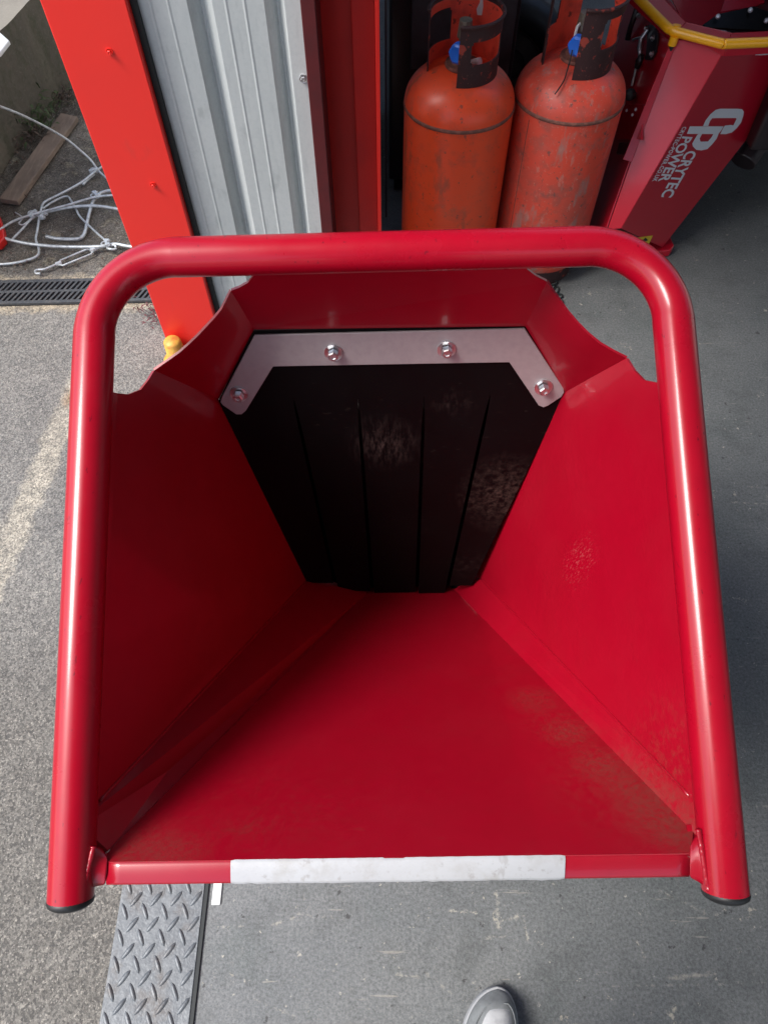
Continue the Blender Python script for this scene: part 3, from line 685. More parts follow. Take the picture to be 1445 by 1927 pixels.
M_REDLIT = mat('lit copy of red paint', (.50, .004, .020), .32, 0, .4, .1, layers=((55, 3, .35, .8, (.45, .003, .016), .5),), bumps=((900, .05, .0004),))  # same red as the hopper, made lighter in place of stronger light
# the other chipper: folded hopper seen from outside
mc = thing('wood_chipper', (.95, 2.2, 0), 'second red wood chipper with yellow safety bar and grey lettering at the upper right', 'wood chipper')
ZR, ZB = .66, .08
A0_ = onz(1175, -20, ZR); B0 = onz(1266, 72, ZR); C0 = onz(1364, 92, ZR)
Cb = onz(1168, 430, .22); Rb = onz(1246, 466, .03)
nB = (Cb-C0).cross(Rb-C0).normalized(); 
def onB(u, v, lift=0.):
    nn = nB if nB.dot(EYE-C0) > 0 else -nB
    return onp(u, v, C0+nn*lift, nB)
E0 = onB(1500, 96)
R1 = onB(1445, 210); Rtop = onB(1530, 100)
away = (C0-EYE).normalized()
obj('logo_panel', *slab([C0, Cb, Rb, R1, Rtop], .004, away), M_REDLIT, mc, bevel=.002, label='darker lower panel carrying the lettering')
Bb = onz(1100, 448, ZB+.02)
nA_ = (Cb-C0).cross(B0-C0).normalized()
Bb = onp(1142, 432, C0, nA_)
obj('corner_panel', *slab([C0, B0, Bb, Cb], .004, away), M_REDLIT, mc, bevel=.002)
fl0, fl1 = onp(1268, 92, C0, nA_), onp(1188, 305, C0, nA_)
ns = nA_ if nA_.dot(EYE-C0) > 0 else -nA_
f2, f3 = onp(1257, 92, C0, nA_), onp(1172, 300, C0, nA_)
obj('joint_flange', *slab([fl0+ns*.004, fl1+ns*.004, f3+ns*.010, f2+ns*.010], .003, away), M_REDLIT, mc, bevel=.001)
S0 = onz(1150, -40, ZR-.1); Sb = onz(1068, 440, ZB)
obj('side_panel', *slab([B0-V(.004, 0, .01), Bb-V(.006, 0, 0), P(1085, 430, 2.62), P(1165, -40, 2.42)], .004, away), M_REDLIT, mc, bevel=.001)
obj('bottom_block', *box(.86, 1.0, 2.25, 2.5, 0, .2), M_BLACKM, mc, bevel=.003)
bf = [onz(1215, 452, .03), onz(1252, 440, .03), onz(1256, 434, .03), onz(1268, 462, .03), onz(1262, 470, .03), onz(1236, 473, .03)]
obj('foot_plate', *slab(bf, .028, V(0, 0, -1)), M_REDLIT, mc, bevel=.003)
# rim flange, interior, flap
rim_o = [onz(1184, -10, ZR+.004), onz(1268, 66, ZR+.004), onz(1366, 92, ZR+.004), onz(1500, 84, ZR+.004)]
rim_i = [onz(1222, -30, ZR+.004), onz(1290, 42, ZR+.004), onz(1376, 62, ZR+.004), onz(1500, 56, ZR+.004)]
parts = [slab([rim_o[i], rim_o[i+1], rim_i[i+1], rim_i[i]], .02, V(0, 0, -1)) for i in range(3)]
obj('rim', *join(parts), M_REDLIT, mc, bevel=.002)
inn = [rim_i[0], rim_i[1], rim_i[2], rim_i[3]]
deep = [onz(1262, -80, .44), onz(1318, 5, .42), onz(1390, 12, .40), onz(1500, 10, .40)]
obj('inner_wall', *join([slab([inn[i], inn[i+1], deep[i+1]-V(0, 0, .1), deep[i]-V(0, 0, .1)], .003, V(0, -1, -1)) for i in range(3)]), M_REDLIT, mc)
bk = [P(1235, -60, 2.62), P(1290, 50, 2.42), P(1480, 55, 2.42), P(1480, -60, 2.7)]
obj('inner_floor', *slab(bk, .004, away), M_REDLIT, mc)
pinkp = [P(1356, 22, 2.30), P(1368, -14, 2.32), P(1440, -30, 2.33), P(1440, 4, 2.31), P(1418, 12, 2.30)]
obj('back_plate', *slab(pinkp, .004, away), M_REDLIT, mc)
fp = [P(u, v, 2.22) for u, v in ((1322, 46), (1350, 26), (1418, 11), (1475, 32), (1475, 60), (1330, 52))]
fl = obj('rubber_flap', *slab(fp, .008, away), M_RUB, mc, bevel=.002)
for (u, v) in ((1350, 31), (1411, 19), (1441, 39)): obj('bolt', *hexbolt(P(u, v, 2.21), -away, .0075, .005, .006), M_ZN, fl, autos=35)
yb = smooth_path([onz(1180, -28, ZR+.02), onz(1198, -6, ZR+.02), onz(1250, 47, ZR+.02), onz(1262, 56, ZR+.02), onz(1275, 61, ZR+.02), onz(1345, 79, ZR+.02), onz(1360, 82, ZR+.02), onz(1375, 82, ZR+.02), onz(1520, 76, ZR+.02)], 5)
obj('safety_bar', *sweep(yb, .0125, 14), M_YEL, mc, smooth=True)
pb = onz(1271, 62, ZR+.02)
obj('bar_clamp', *join([cyl(pb-V(0, 0, .03), pb-V(0, 0, .008), .012, 16), cyl(pb+V(.002, .016, -.004), pb+V(.002, .018, .012), .013, 16), cyl(pb+V(0, .012, .012), pb+V(0, .012, .015), .007, 12)]), M_YEL, mc, autos=40)
obj('clamp_bolt', *cyl(pb-V(0, 0, .075), pb-V(0, 0, .03), .006, 10), M_DARK, mc)
# latch on the side panel
nS = (Bb-B0).cross(P(1165, -40, 2.42)-B0).normalized(); nS = nS if nS.dot(EYE-B0) > 0 else -nS
def sp(u, v, d=1.80): return onp(u, v, B0+nS*(.006+max(0, 1.80-d)*.35), nS)
obj('latch_bracket', *slab([sp(1217, 48), sp(1229, 46), sp(1238, 66), sp(1233, 96), sp(1224, 112), sp(1212, 112), sp(1216, 84)], .006, away), M_BLACKM, mc, bevel=.001)
obj('latch_lever', *join([sweep([sp(1218, 55, 1.78), sp(1206, 72, 1.78), sp(1204, 90, 1.78), sp(1203, 108, 1.79)], [.004, .007, .009, .005], 8), sweep([sp(1206, 70, 1.77), sp(1190, 75, 1.78)], .004, 8)]), M_ZN, mc, smooth=True)
for (u, v) in ((1229, 72), (1227, 102), (1217, 54), (1202, 30)): obj('bolt', *hexbolt(sp(u, v, 1.785), nS, .0085, .0055, .006), M_ZN, mc, autos=35)
obj('latch_body', *sweep([sp(1208, 104), sp(1202, 116), sp(1197, 129)], [.010, .012, .008], 10), M_BLACKM, mc, smooth=True)
obj('latch_rod', *cyl(sp(1197, 126), sp(1188, 162), .0042, 10), M_ZN, mc)
kb = sp(1185, 178, 1.74); obj('rubber_knob', *join([([kb+V(x, y, z) for x, y, z in lathe([(0.001, -.016), (.012, -.013), (.019, -.004), (.018, .006), (.010, .014), (.001, .016)], n=16)[0]], lathe([(0, 0)]*6, n=16)[1])]), M_TYRE, mc, smooth=True)
obj('strut', *sweep([sp(1200, 10, 1.74), sp(1186, 50, 1.78), sp(1180, 75, 1.80)], .009, 8), M_BLACKM, mc, smooth=True)
obj('catch_plate', *slab([sp(1168, 196, 1.93), sp(1210, 196, 1.93), sp(1206, 262, 2.0), sp(1158, 262, 2.0)], .004, away), M_REDLIT, mc, bevel=.001)
for (u, v) in ((1179, 208), (1196, 206), (1190, 216)): obj('bolt', *hexbolt(sp(u, v, 1.925), -away, .005, .0035, .004), M_ZN, mc, autos=35)
obj('hinge_block', *slab([sp(1164, 268, 1.99), sp(1190, 266, 1.99), sp(1186, 292, 2.02), sp(1158, 290, 2.02)], .03, away), M_MAROON, mc, bevel=.003)
# black chassis and exhaust tube in the shade to the right
obj('chassis', *box(1.30, 2.2, 2.28, 3.4, .36, .95), M_BLACKM, mc, bevel=.01)
obj('chassis', *box(1.22, 1.32, 2.20, 2.32, .30, .62), M_BLACKM, mc, bevel=.01)
t0, t1 = onz(1396, 305, .22), onz(1500, 150, .40)
obj('exhaust_tube', *join([cyl(t0, t1, .045, 28), cyl(onz(1372, 292, .22), onz(1400, 270, .26), .022, 16)]), M_BLACKM, mc, bevel=.003)
for wx in (1.45,):
    wv, wf = lathe([(.06, -.05), (.2, -.06), (.24, -.04), (.24, .04), (.2, .06), (.06, .05), (.06, -.05)], n=40)
    obj('wheel', [(wx+.45+z, 3.0+x, .24+y) for x, y, z in wv], wf, M_TYRE, mc, autos=30)
# lettering on the logo panel (crop coordinates of the print mapped onto the real panel)
def cz(x, y): return onB(1180+x/5.453, 180+y/5.453, .0015)
def ptxt(name, polys, lift=.0015):
    vs, fs = [], []
    for poly in polys:
        n = len(vs); vs += [cz(*p) for p in poly]; fs.append(tuple(range(n, n+len(poly))))
    return obj(name, vs, fs, M_LETTER, mc)
def stroke(pts, w, close=False):
    """ribbon of quads along a polyline in print coordinates"""
    out = []; pts = [Vector((*p, 0)) for p in pts]; n = len(pts); L_, R_ = [], []
    for i in range(n):
        if close: d0, d1 = (pts[i]-pts[i-1]), (pts[(i+1) % n]-pts[i])
        else: d0 = pts[i]-pts[max(i-1, 0)]; d1 = pts[min(i+1, n-1)]-pts[i]
        d0 = d0 if d0.length > 0 else d1; d1 = d1 if d1.length > 0 else d0
        d0, d1 = d0.normalized(), d1.normalized(); n0, n1_ = V(-d0.y, d0.x, 0), V(-d1.y, d1.x, 0); b_ = (n0+n1_).normalized(); k = w/2/max(.5, b_.dot(n0))
        L_.append(pts[i]+b_*k); R_.append(pts[i]-b_*k)
    for i in range(n if close else n-1):
        j = (i+1) % n; out.append([(q.x, q.y) for q in (L_[i], L_[j], R_[j], R_[i])])
    return out
# C: open rounded loop; P: stem with bowl
ptxt('lettering', [[(640, 315), (985, 315), (965, 352), (930, 395), (608, 392)]]
     + [[(880, 395), (935, 390), (915, 440), (868, 500), (825, 470), (860, 430)], [(868, 500), (820, 548), (760, 562), (760, 472), (800, 470), (825, 470)],
        [(760, 562), (705, 556), (670, 520), (745, 455), (745, 468), (760, 472)], [(670, 520), (664, 492), (690, 445), (722, 395), (765, 393), (740, 440), (745, 455)]])
ptxt('lettering', [[(775, 312), (800, 255), (850, 190), (905, 230), (868, 232), (845, 262), (828, 312)], [(850, 190), (905, 145), (950, 134), (1130, 134), (1112, 230), (905, 230)],
                   [(1130, 134), (1175, 140), (1193, 165), (1188, 205), (1112, 252), (1118, 238), (1112, 230)], [(1188, 205), (1165, 275), (1120, 335), (1060, 300), (1085, 305), (1112, 252)],
                   [(1120, 335), (1070, 378), (1010, 395), (950, 395), (985, 325), (1000, 307), (1060, 300)]])
def text_mesh(s, size_dir, org, xdir, ydir, name, bold=0.0, space=1.0):
    """org: print coords of the baseline start; xdir: vector for 1 em of advance; ydir: vector for 1 cap height"""
    cu = bpy.data.curves.new('t', 'FONT'); cu.body = s; cu.size = 1; cu.offset = bold; cu.space_character = space; cu.resolution_u = 3
    to = bpy.data.objects.new('t', cu); C.objects.link(to); bpy.context.view_layer.update()
    me = bpy.data.meshes.new_from_object(to.evaluated_get(bpy.context.evaluated_depsgraph_get()))
    w = max(v.co.x for v in me.vertices); cap = .7
    vs = [cz(org[0]+xdir[0]*v.co.x/w+ydir[0]*v.co.y/cap, org[1]+xdir[1]*v.co.x/w+ydir[1]*v.co.y/cap) for v in me.vertices]
    fs = [tuple(p.vertices) for p in me.polygons]
    bpy.data.objects.remove(to)
    bpy.data.meshes.remove(me)
    return obj(name, vs, fs, M_LETTER, mc)
text_mesh('CRYTEC', 0, (612, 562), (-270, 478), (108, 8), 'lettering', .028)
text_mesh('POWER', 0, (572, 412), (-260, 470), (98, 8), 'lettering', .028)
text_mesh('CRYTEC-POWER.CO.UK', 0, (570, 318), (-318, 562), (40, 3), 'lettering', .03, 1.15)
stk = [onB(1199, 447, .0012), onB(1228, 443, .0012), onB(1220, 460, .0012), onB(1200, 458, .0012)]
obj('warning_sticker', stk, [(0, 1, 2, 3)], M_STICK, mc)
obj('sticker_symbol', [onB(1209, 452, .002), onB(1214, 447, .002), onB(1219, 452, .002), onB(1214, 454, .002)], [(0, 1, 2, 3)], M_DARK, mc)
obj('serial_label', [onB(1424, 94, .0012), onB(1450, 92, .0012), onB(1450, 103, .0012), onB(1420, 104, .0012)], [(0, 1, 2, 3)], M_LETTER, mc)

# chain on the floor
ch = thing('floor_chain', tuple(onz(1050, 555)), 'short dark chain lying on the floor behind the hopper corner cutout', 'chain')
for i, (u, v, rz) in enumerate(((1040, 532, .2), (1046, 545, 1.3), (1050, 558, .4), (1054, 570, 1.4))):
    c = onz(u, v, .006); pts = []
    for k in range(17):
        A = k*math.pi/8; x_, y_ = .016*math.cos(A), .009*math.sin(A); pts.append(c+V(x_*math.cos(rz)-y_*math.sin(rz), x_*math.sin(rz)+y_*math.cos(rz), .002*math.sin(A+rz)))
    obj('link', *sweep(pts, .0028, 8), M_DARK, ch, smooth=True)

# ================================================================== THE HOPPER
TL, TR = V(-.35120788, .71464649, 1.04744841), V(.34844775, .71598259, 1.06079029)
BL, BR = V(-.34102545, .03673848, .75593243), V(.35884111, .03776467, .76934966)
hu = (TR-TL).normalized(); hv = (TL-BL).normalized(); hw = hu.cross(hv).normalized(); hv = hw.cross(hu).normalized()
hp = thing('hopper', (.0, .55, 0), 'large glossy red wood chipper infeed hopper with tubular rim filling the picture', 'hopper')
RT = .0238
# rim tube: legs up, two bends, top bar
def rim_path():
    pts, tagd = [], []
    RB = .098
    def leg(a_, b_, n):
        for i in range(n): pts.append(a_+(b_-a_)*i/n); tagd.append(0)
    def bend(c, d0, d1):
        p0 = c-d0*RB; o_ = p0+d1*RB
        for i in range(25):
            A = math.pi/2*i/24; pts.append(o_+(-d1)*RB*math.cos(A)+d0*RB*math.sin(A)); tagd.append(math.sin(math.pi*i/24)**.6 if 0 < i < 24 else 0)
    leg(BL, TL-hv*RB, 60); bend(TL, hv, hu); leg(TL+hu*RB, TR-hu*RB, 48); bend(TR, hu, -hv); leg(TR-hv*RB, BR, 60); pts.append(BR); tagd.append(0)
    return pts, tagd
pts, tg = rim_path()
rads = []
for i, t in enumerate(tg):
    k = RT*(1-.035*t)
    rads.append(k)
# shallow crush wrinkle just outside each bend end
for i in range(1, len(tg)-1):
    if (tg[i] == 0 and tg[i+1] > 0) or (tg[i] == 0 and tg[i-1] > 0): rads[i] *= 1.0
tube = obj('rim_tube', *sweep(pts, rads, 40, ref=hw, squash=lambda i: (1-.03*tg[i], 1+.01*tg[i])), M_TUBE, hp, autos=60)
for e_, d in ((BL, -hv), (BR, -hv)):
    vs, fs = [], []; s, t = frame_of(d); n = 32
    prof = [(RT*.9, -.006), (RT*1.01, 0), (RT*1.02, .002), (RT*.98, .005), (RT*.8, .008), (RT*.3, .009), (.0005, .0095)]
    for rr, zz in prof:
        for i in range(n): A = i*2*math.pi/n; vs.append(e_+d*zz+(s*math.cos(A)+t*math.sin(A))*rr)
    for j in range(len(prof)-1):
        for i in range(n): fs.append((j*n+i, j*n+(i+1) % n, (j+1)*n+(i+1) % n, (j+1)*n+i))
    obj('end_cap', vs, fs, M_CAP, tube, smooth=True)
# planes of the sheet metal
Bl, Br = P(575, 1095, 1.45), P(905, 1090, 1.45)
cin = V(.005, .42, .75)
nL = hv.cross(Bl-BL).normalized(); nR = hv.cross(Br-BR).normalized()
LT = onp(412, 752, BL, nL); RTp = onp(1063, 738, BR, nR)
# flap plane through the four corners
f_c = (LT+RTp+Bl+Br)/4; nF = ((Br-Bl)+(RTp-LT)).cross((LT-Bl)+(RTp-Br)).normalized()
if nF.dot(EYE-f_c) < 0: nF = -nF
def onF(u, v, lift=0.): return onp(u, v, f_c+nF*lift, nF)
tl, tr = onF(478, 620), onF(988, 614)
barL, barR = TL+hu*.10-hw*.006, TR-hu*.10-hw*.006
nT = (barR-barL).cross(tl-barL).normalized()
def onT(u, v): return onp(u, v, barL, nT)
SH = .0035
def side(n_, edge, A_bot, weldtop, thr, up_pt, away):
    return
M_WL = redpaint('red paint left wall', layers=((9, 6, .5, .72, (.29, .003, .012), .4),), spots=((P(300, 1400, .95), .12, (.25, .03, .03), .5, 60, .6),))
cR = onp(1090, 1055, BR, nR)-V(.0, .55, 0); 
M_WR = redpaint('red paint right wall', layers=((9, 6, .5, .72, (.29, .003, .012), .4),), spots=((cR, (.045, .040, .075), (.72, .24, .24), 1.0, 330, .57, (1, 1, .22, (.3, 0, .2))), (onp(1265, 1440, BR, nR)-V(0, .55, 0), .10, (.24, .05, .035), .6, 90, .50)))
# left wall: scalloped cutout at the top, leg line on the outer side, weld line at the bottom
Lsmall = [(291, 697), (280, 715), (266, 733), (243, 742), (222, 740)]
lw = [onp(u, v, BL, nL) for u, v in Lsmall]
legL = [onp(u, v, BL, nL) for u, v in ((206, 735),)]
def leg_pt(E_, t): return E_+hv*t
wl = onp(187, 1508, BL, nL)
pL = lw+[TL-hv*.165, BL+hv*.02]+[wl, Bl, Bl+(Bl-wl).normalized()*.03, LT+(Bl-wl).normalized()*.03, LT]
obj('side_panel', *slab(pL, SH, V(-1, 0, -.2)), M_WL, hp)
Rsmall = [(1178, 674), (1192, 697), (1210, 715), (1236, 720)]
rw = [onp(u, v, BR, nR) for u, v in Rsmall]
wr = onp(1297, 1498, BR, nR)
pR = rw+[TR-hv*.17, BR+hv*.02]+[wr, Br, Br+(Br-wr).normalized()*.03, RTp+(Br-wr).normalized()*.03, RTp]
obj('side_panel', *slab(pR, SH, V(1, 0, -.2)), M_WR, hp)
# top panel and the two bent corner panels
kL, kR = onT(435, 547), onT(1029, 530)
pT = [TL+hu*.06-hw*.008, TR-hu*.06-hw*.008]
pT = [onT(470, 528), barL+hu*.02, barR-hu*.02, onT(997, 512), onT(1009, 520), kR, tr, tl, kL, onT(449, 542)]
pT = [kL, onT(449, 542), onT(467, 532), onT(478, 518), onT(482, 500), onT(985, 486), onT(990, 506), onT(1009, 520), kR, tr, tl]
obj('top_panel', *slab(pT, SH, V(0, 1, .1)), M_RED, hp)
def facet(k0, arc, k1, low1, low0, away):
    # slightly warped facet between two folds: arc points interpolate the depth between the fold tips
    n = (k1-low0).cross(low1-k0).normalized(); c = (k0+k1+low0+low1)/4
    out = [k0]
    m_ = len(arc)
    for i, (u, v) in enumerate(arc):
        t = (i+1)/(m_+1); d = ((k0-EYE).dot(fw)*(1-t)+(k1-EYE).dot(fw)*t); out.append(P(u, v, d))
    out += [k1, low1, low0]
    return out
k1L = lw[0]; k1R = rw[0]
def facet_obj(pts_):
    low1, low0 = pts_[-2], pts_[-1]; arc = pts_[:-2]; n = len(arc); vs, fs = [], []; M_ = 6
    n0 = (low1-low0).cross(arc[0]-low0).normalized()
    if n0.dot(EYE-low0) > 0: n0 = -n0
    for side in (0, SH):
        for i in range(n):
            b_ = low0+(low1-low0)*i/(n-1)
            for j in range(M_+1): vs.append(b_+(arc[i]-b_)*j/M_+n0*side)
    o_ = n*(M_+1)
    for i in range(n-1):
        for j in range(M_):
            q = (i*(M_+1)+j, (i+1)*(M_+1)+j, (i+1)*(M_+1)+j+1, i*(M_+1)+j+1); fs.append(q); fs.append(tuple(o_+k for k in reversed(q)))
        q = (i*(M_+1)+M_, (i+1)*(M_+1)+M_); fs.append((q[0], q[1], q[1]+o_, q[0]+o_))
    obj('corner_panel', vs, fs, M_RED, hp, autos=40)
fL = facet(kL, ((426, 565), (417, 583), (404, 599), (389, 615), (372, 633), (353, 651), (338, 664), (321, 676)), k1L, LT, tl, None)
facet_obj(fL)
fR = facet(kR, ((1039, 547), (1051, 564), (1068, 588), (1087, 610), (1106, 629), (1128, 647), (1152, 661)), k1R, RTp, tr, None)
facet_obj(fR)
# floor sheet with its two side folds
lipL, lipR = P(200, 1622, .745), P(1299, 1606, .734)
f1, f2_ = P(672, 1116, 1.50), P(858, 1116, 1.50)
Lc = lipL+hu*.004; 
dirF = ((f1-lipL).normalized()+(f2_-lipR).normalized()).normalized()
floor_pts = [lipL, lipR, P(1303, 1562, .752), f2_, f1, P(212, 1592, .755)]
nFl = (lipR-lipL).cross(((f1+f2_)/2)-lipL).normalized()
def onFl(u, v): return onp(u, v, lipL, nFl)
g1, g2 = onFl(690, 1116), onFl(846, 1114)
h1, h2 = onFl(208, 1598), onFl(1304, 1566)
ext = (((g1+g2)/2)-((lipL+lipR)/2)).normalized()*.05
vs = [lipL, lipR, h2, g2, g1, h1, g1+ext, g2+ext, wl, Bl, Bl+ext, wr, Br, Br+ext, P(190, 1612, .742), P(1306, 1596, .738)]
M_FL = redpaint('red paint hopper floor', layers=((9, 6, .50, .72, (.29, .004, .012), .35, (1, 2.5, 1)), (90, 6, .62, .74, (.24, .03, .025), .22, (.4, 2, 1))),
                spots=(*[(P(u, v, d)-V(0, .55, 0), r, (.15, .065, .045), am, 150, .40) for u, v, d, r, am in ((1070, 1375, .96, .045, .55), (1130, 1440, .89, .05, .6), (1190, 1490, .84, .055, .6), (1240, 1545, .79, .06, .65), (1290, 1580, .755, .04, .6), (250, 1580, .76, .06, .55), (330, 1590, .75, .05, .4), (1000, 1310, 1.05, .05, .4))],
                       (P(480, 1520, .80)-V(0, .55, 0), (.22, .16, .2), (.16, .05, .04), .16, 90, .50), (P(1180, 1480, .84)-V(0, .55, 0), (.12, .12, .15), (.20, .07, .05), .30, 90, .46),
                       (P(900, 1250, 1.1)-V(0, .55, 0), (.3, .2, .3), (.24, .014, .022), .35, 9, .52), (P(1050, 1360, .98)-V(0, .55, 0), (.06, .07, .1), (.24, .07, .05), .4, 120, .5),
                       (P(460, 1550, .78)-V(0, .55, 0), (.05, .02, .05), (.09, .05, .035), .5, 40, .50), (P(900, 1458, .85)-V(0, .55, 0), (.006, .006, .01), (.08, .04, .03), .8, 100, .3)))
dn = V(0, -.6, -.8)
fv = [lipL, lipR, h2, g2, g2+ext, g1+ext, g1, h1]
fparts = [slab(fv, SH, dn)]
obj('floor_panel', *join([slab(fv, SH, dn)]), M_FL, hp)
obj('corner_fold', *slab([h1, g1, g1+ext, Bl+ext, Bl, wl, wl+(wl-Bl).normalized()*.035, BL+hv*.018-hw*.008], SH, V(-.7, 0, -.7)), M_FL, hp)
obj('corner_fold', *slab([h2, g2, g2+ext, Br+ext, Br, wr, wr+(wr-Br).normalized()*.035, BR+hv*.018-hw*.008], SH, V(.7, 0, -.7)), M_FL, hp)
# lip with rounded fold
def lippt(u, v): 
    return onp(u, v, lipL, hw+V(0, 0, 0))
n_lip = hw
l0, l1, l2, l3 = lipL, lipR, lippt(1296, 1652), lippt(201, 1667)
cv, cf = [], []
ed = (l3-l0).normalized(); prof = [(-.0015, -.0035), (0, -.0012), (.002, .0002), (.005, .0010), (.012, .0010), (.0235, .0008), (.0262, -.0002), (.0272, -.0025), (.0272, -.012)]
for j, (s_, z_) in enumerate(prof):
    for i in range(41):
        t = i/40; p = l0+(l1-l0)*t; q = l3+(l2-l3)*t; d_ = (q-p); k = s_/.0272
        w_ = mnoise.noise(V(t*6, 0, 0))*.0008
        cv.append(p+d_*k+n_lip*(z_+w_*.5))
for j in range(len(prof)-1):
    for i in range(40): cf.append((j*41+i, j*41+i+1, (j+1)*41+i+1, (j+1)*41+i))
lip = obj('lip', cv, cf, M_RED, hp, smooth=True)
so_ = lip.modifiers.new('t', 'SOLIDIFY'); so_.thickness = .003; so_.offset = -1
# reflective tape with ragged lower edge
cv, cf = [], []
tprof = [(-.0005, .0002), (.0012, .0012), (.004, .0022), (.012, .0022), (.0235, .0020), (.0268, .0010), (.0278, -.0015)]
a_, b_ = (438-201)/(1298-201), (1065-201)/(1298-201)
for j, (s_, z_) in enumerate(tprof):
    for i in range(161):
        t = a_+(b_-a_)*i/160; p = l0+(l1-l0)*t; q = l3+(l2-l3)*t; k = s_/.0272
        if j == 0: k += .012*mnoise.noise(V(t*60, 2, 0))+(.03 if .46 < (t-a_)/(b_-a_) < .52 else 0)
        if j >= 5: k += .030*mnoise.noise(V(t*70, 5, 0))+.02*mnoise.noise(V(t*14, 9, 0))
        cr = .25*max(0, 1-min(i, 160-i)/2.2)
        k = k*(1-cr*.3)+.5*cr*.3
        w_ = mnoise.noise(V((p.x)*4, 0, 0))*.0
        cv.append(p+(q-p)*k+n_lip*(z_+mnoise.noise(V(t*6, 0, 0))*.0004))
for j in range(len(tprof)-1):
    for i in range(160): cf.append((j*161+i, j*161+i+1, (j+1)*161+i+1, (j+1)*161+i))
obj('white_tape', cv, cf, M_TAPE, lip, smooth=True)
# gussets welded between lip and tube
def gusset(u0, sgn):
    rows = []
    for (u, v, d) in u0: rows.append(P(u, v, d))
    return rows
gl = [[(176, 1598, .742), (186, 1590, .748), (196, 1600, .750), (204, 1616, .746)], [(168, 1622, .734), (178, 1612, .738), (190, 1616, .742), (202, 1632, .741)], [(164, 1648, .732), (172, 1640, .734), (184, 1644, .738), (200, 1652, .740)], [(160, 1668, .734), (172, 1672, .738), (186, 1666, .741), (199, 1667, .742)]]
gr = [[(1298, 1590, .738), (1306, 1574, .742), (1312, 1566, .742), (1318, 1572, .730)], [(1296, 1612, .733), (1306, 1600, .730), (1314, 1598, .728), (1324, 1606, .724)], [(1297, 1634, .732), (1308, 1626, .729), (1318, 1630, .726), (1328, 1640, .722)], [(1296, 1652, .732), (1308, 1656, .730), (1320, 1664, .727), (1330, 1672, .724)]]
for gg in (gl, gr):
    vs = [P(*p) for row in gg for p in row]; fs = [(i*4+k, i*4+k+1, (i+1)*4+k+1, (i+1)*4+k) for i in range(3) for k in range(3)]
    o = obj('gusset', vs, fs, M_RED, hp, smooth=True); s_ = o.modifiers.new('s', 'SUBSURF'); s_.levels = s_.render_levels = 2; t_ = o.modifiers.new('t', 'SOLIDIFY'); t_.thickness = .003
obj('backing_plate', *slab([P(160, 1575, .800), P(222, 1575, .800), P(216, 1640, .772), P(160, 1640, .772)], .003, dn), M_RED, hp)
obj('backing_plate', *slab([P(1292, 1552, .770), P(1322, 1552, .770), P(1322, 1612, .752), P(1294, 1612, .752)], .003, dn), M_RED, hp)
# weld beads
def bead(p, q, r, n=70, seed=0, lift=V(0, 0, 0)):
    pth, rr = [], []
    for i in range(n+1):
        t = i/n; k = mnoise.noise(V(t*22, seed, 0)); pth.append(p+(q-p)*t+lift*(1+.6*k)); rr.append(r*(1+.35*mnoise.noise(V(t*60, seed+3, 0))))
    return sweep(pth, rr, 8)
inL, inR = V(1, 0, .6).normalized(), V(-1, 0, .6).normalized()
obj('weld_bead', *bead(wl, Bl, .0022, 80, 1, inL*.0006), M_WL, hp, smooth=True)
obj('weld_bead', *bead(wr, Br, .0022, 80, 2, inR*.0006), M_WR, hp, smooth=True)
for k_, (a_, b_) in enumerate(((P(177, 1592, .738), P(158, 1670, .729)), (P(1313, 1560, .728), P(1332, 1676, .719)))):
    obj('weld_bead', *bead(a_, b_, .0030, 40, 11+k_), M_RED, hp, smooth=True)
# throat housing behind the flap, down to the ground
thr = [Bl, onF(690, 1135), onF(846, 1135), Br, RTp, tr, tl, LT]
M_THR = mat('throat shade black', (.006, .003, .003), .95, spec=.1)  # near-black colour paints in the darkness of the throat behind the flap
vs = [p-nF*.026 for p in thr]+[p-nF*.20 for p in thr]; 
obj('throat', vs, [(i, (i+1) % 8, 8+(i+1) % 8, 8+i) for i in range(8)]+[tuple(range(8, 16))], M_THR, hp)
tz_ = min(p.z for p in vs)
obj('stand', *box(-.15, .17, .84, 1.00, .09, .62), M_BLACKM, hp, bevel=.01)
obj('stand_foot', *box(-.19, .21, .62, 1.05, .0, .09), M_BLACKM, hp, bevel=.008)
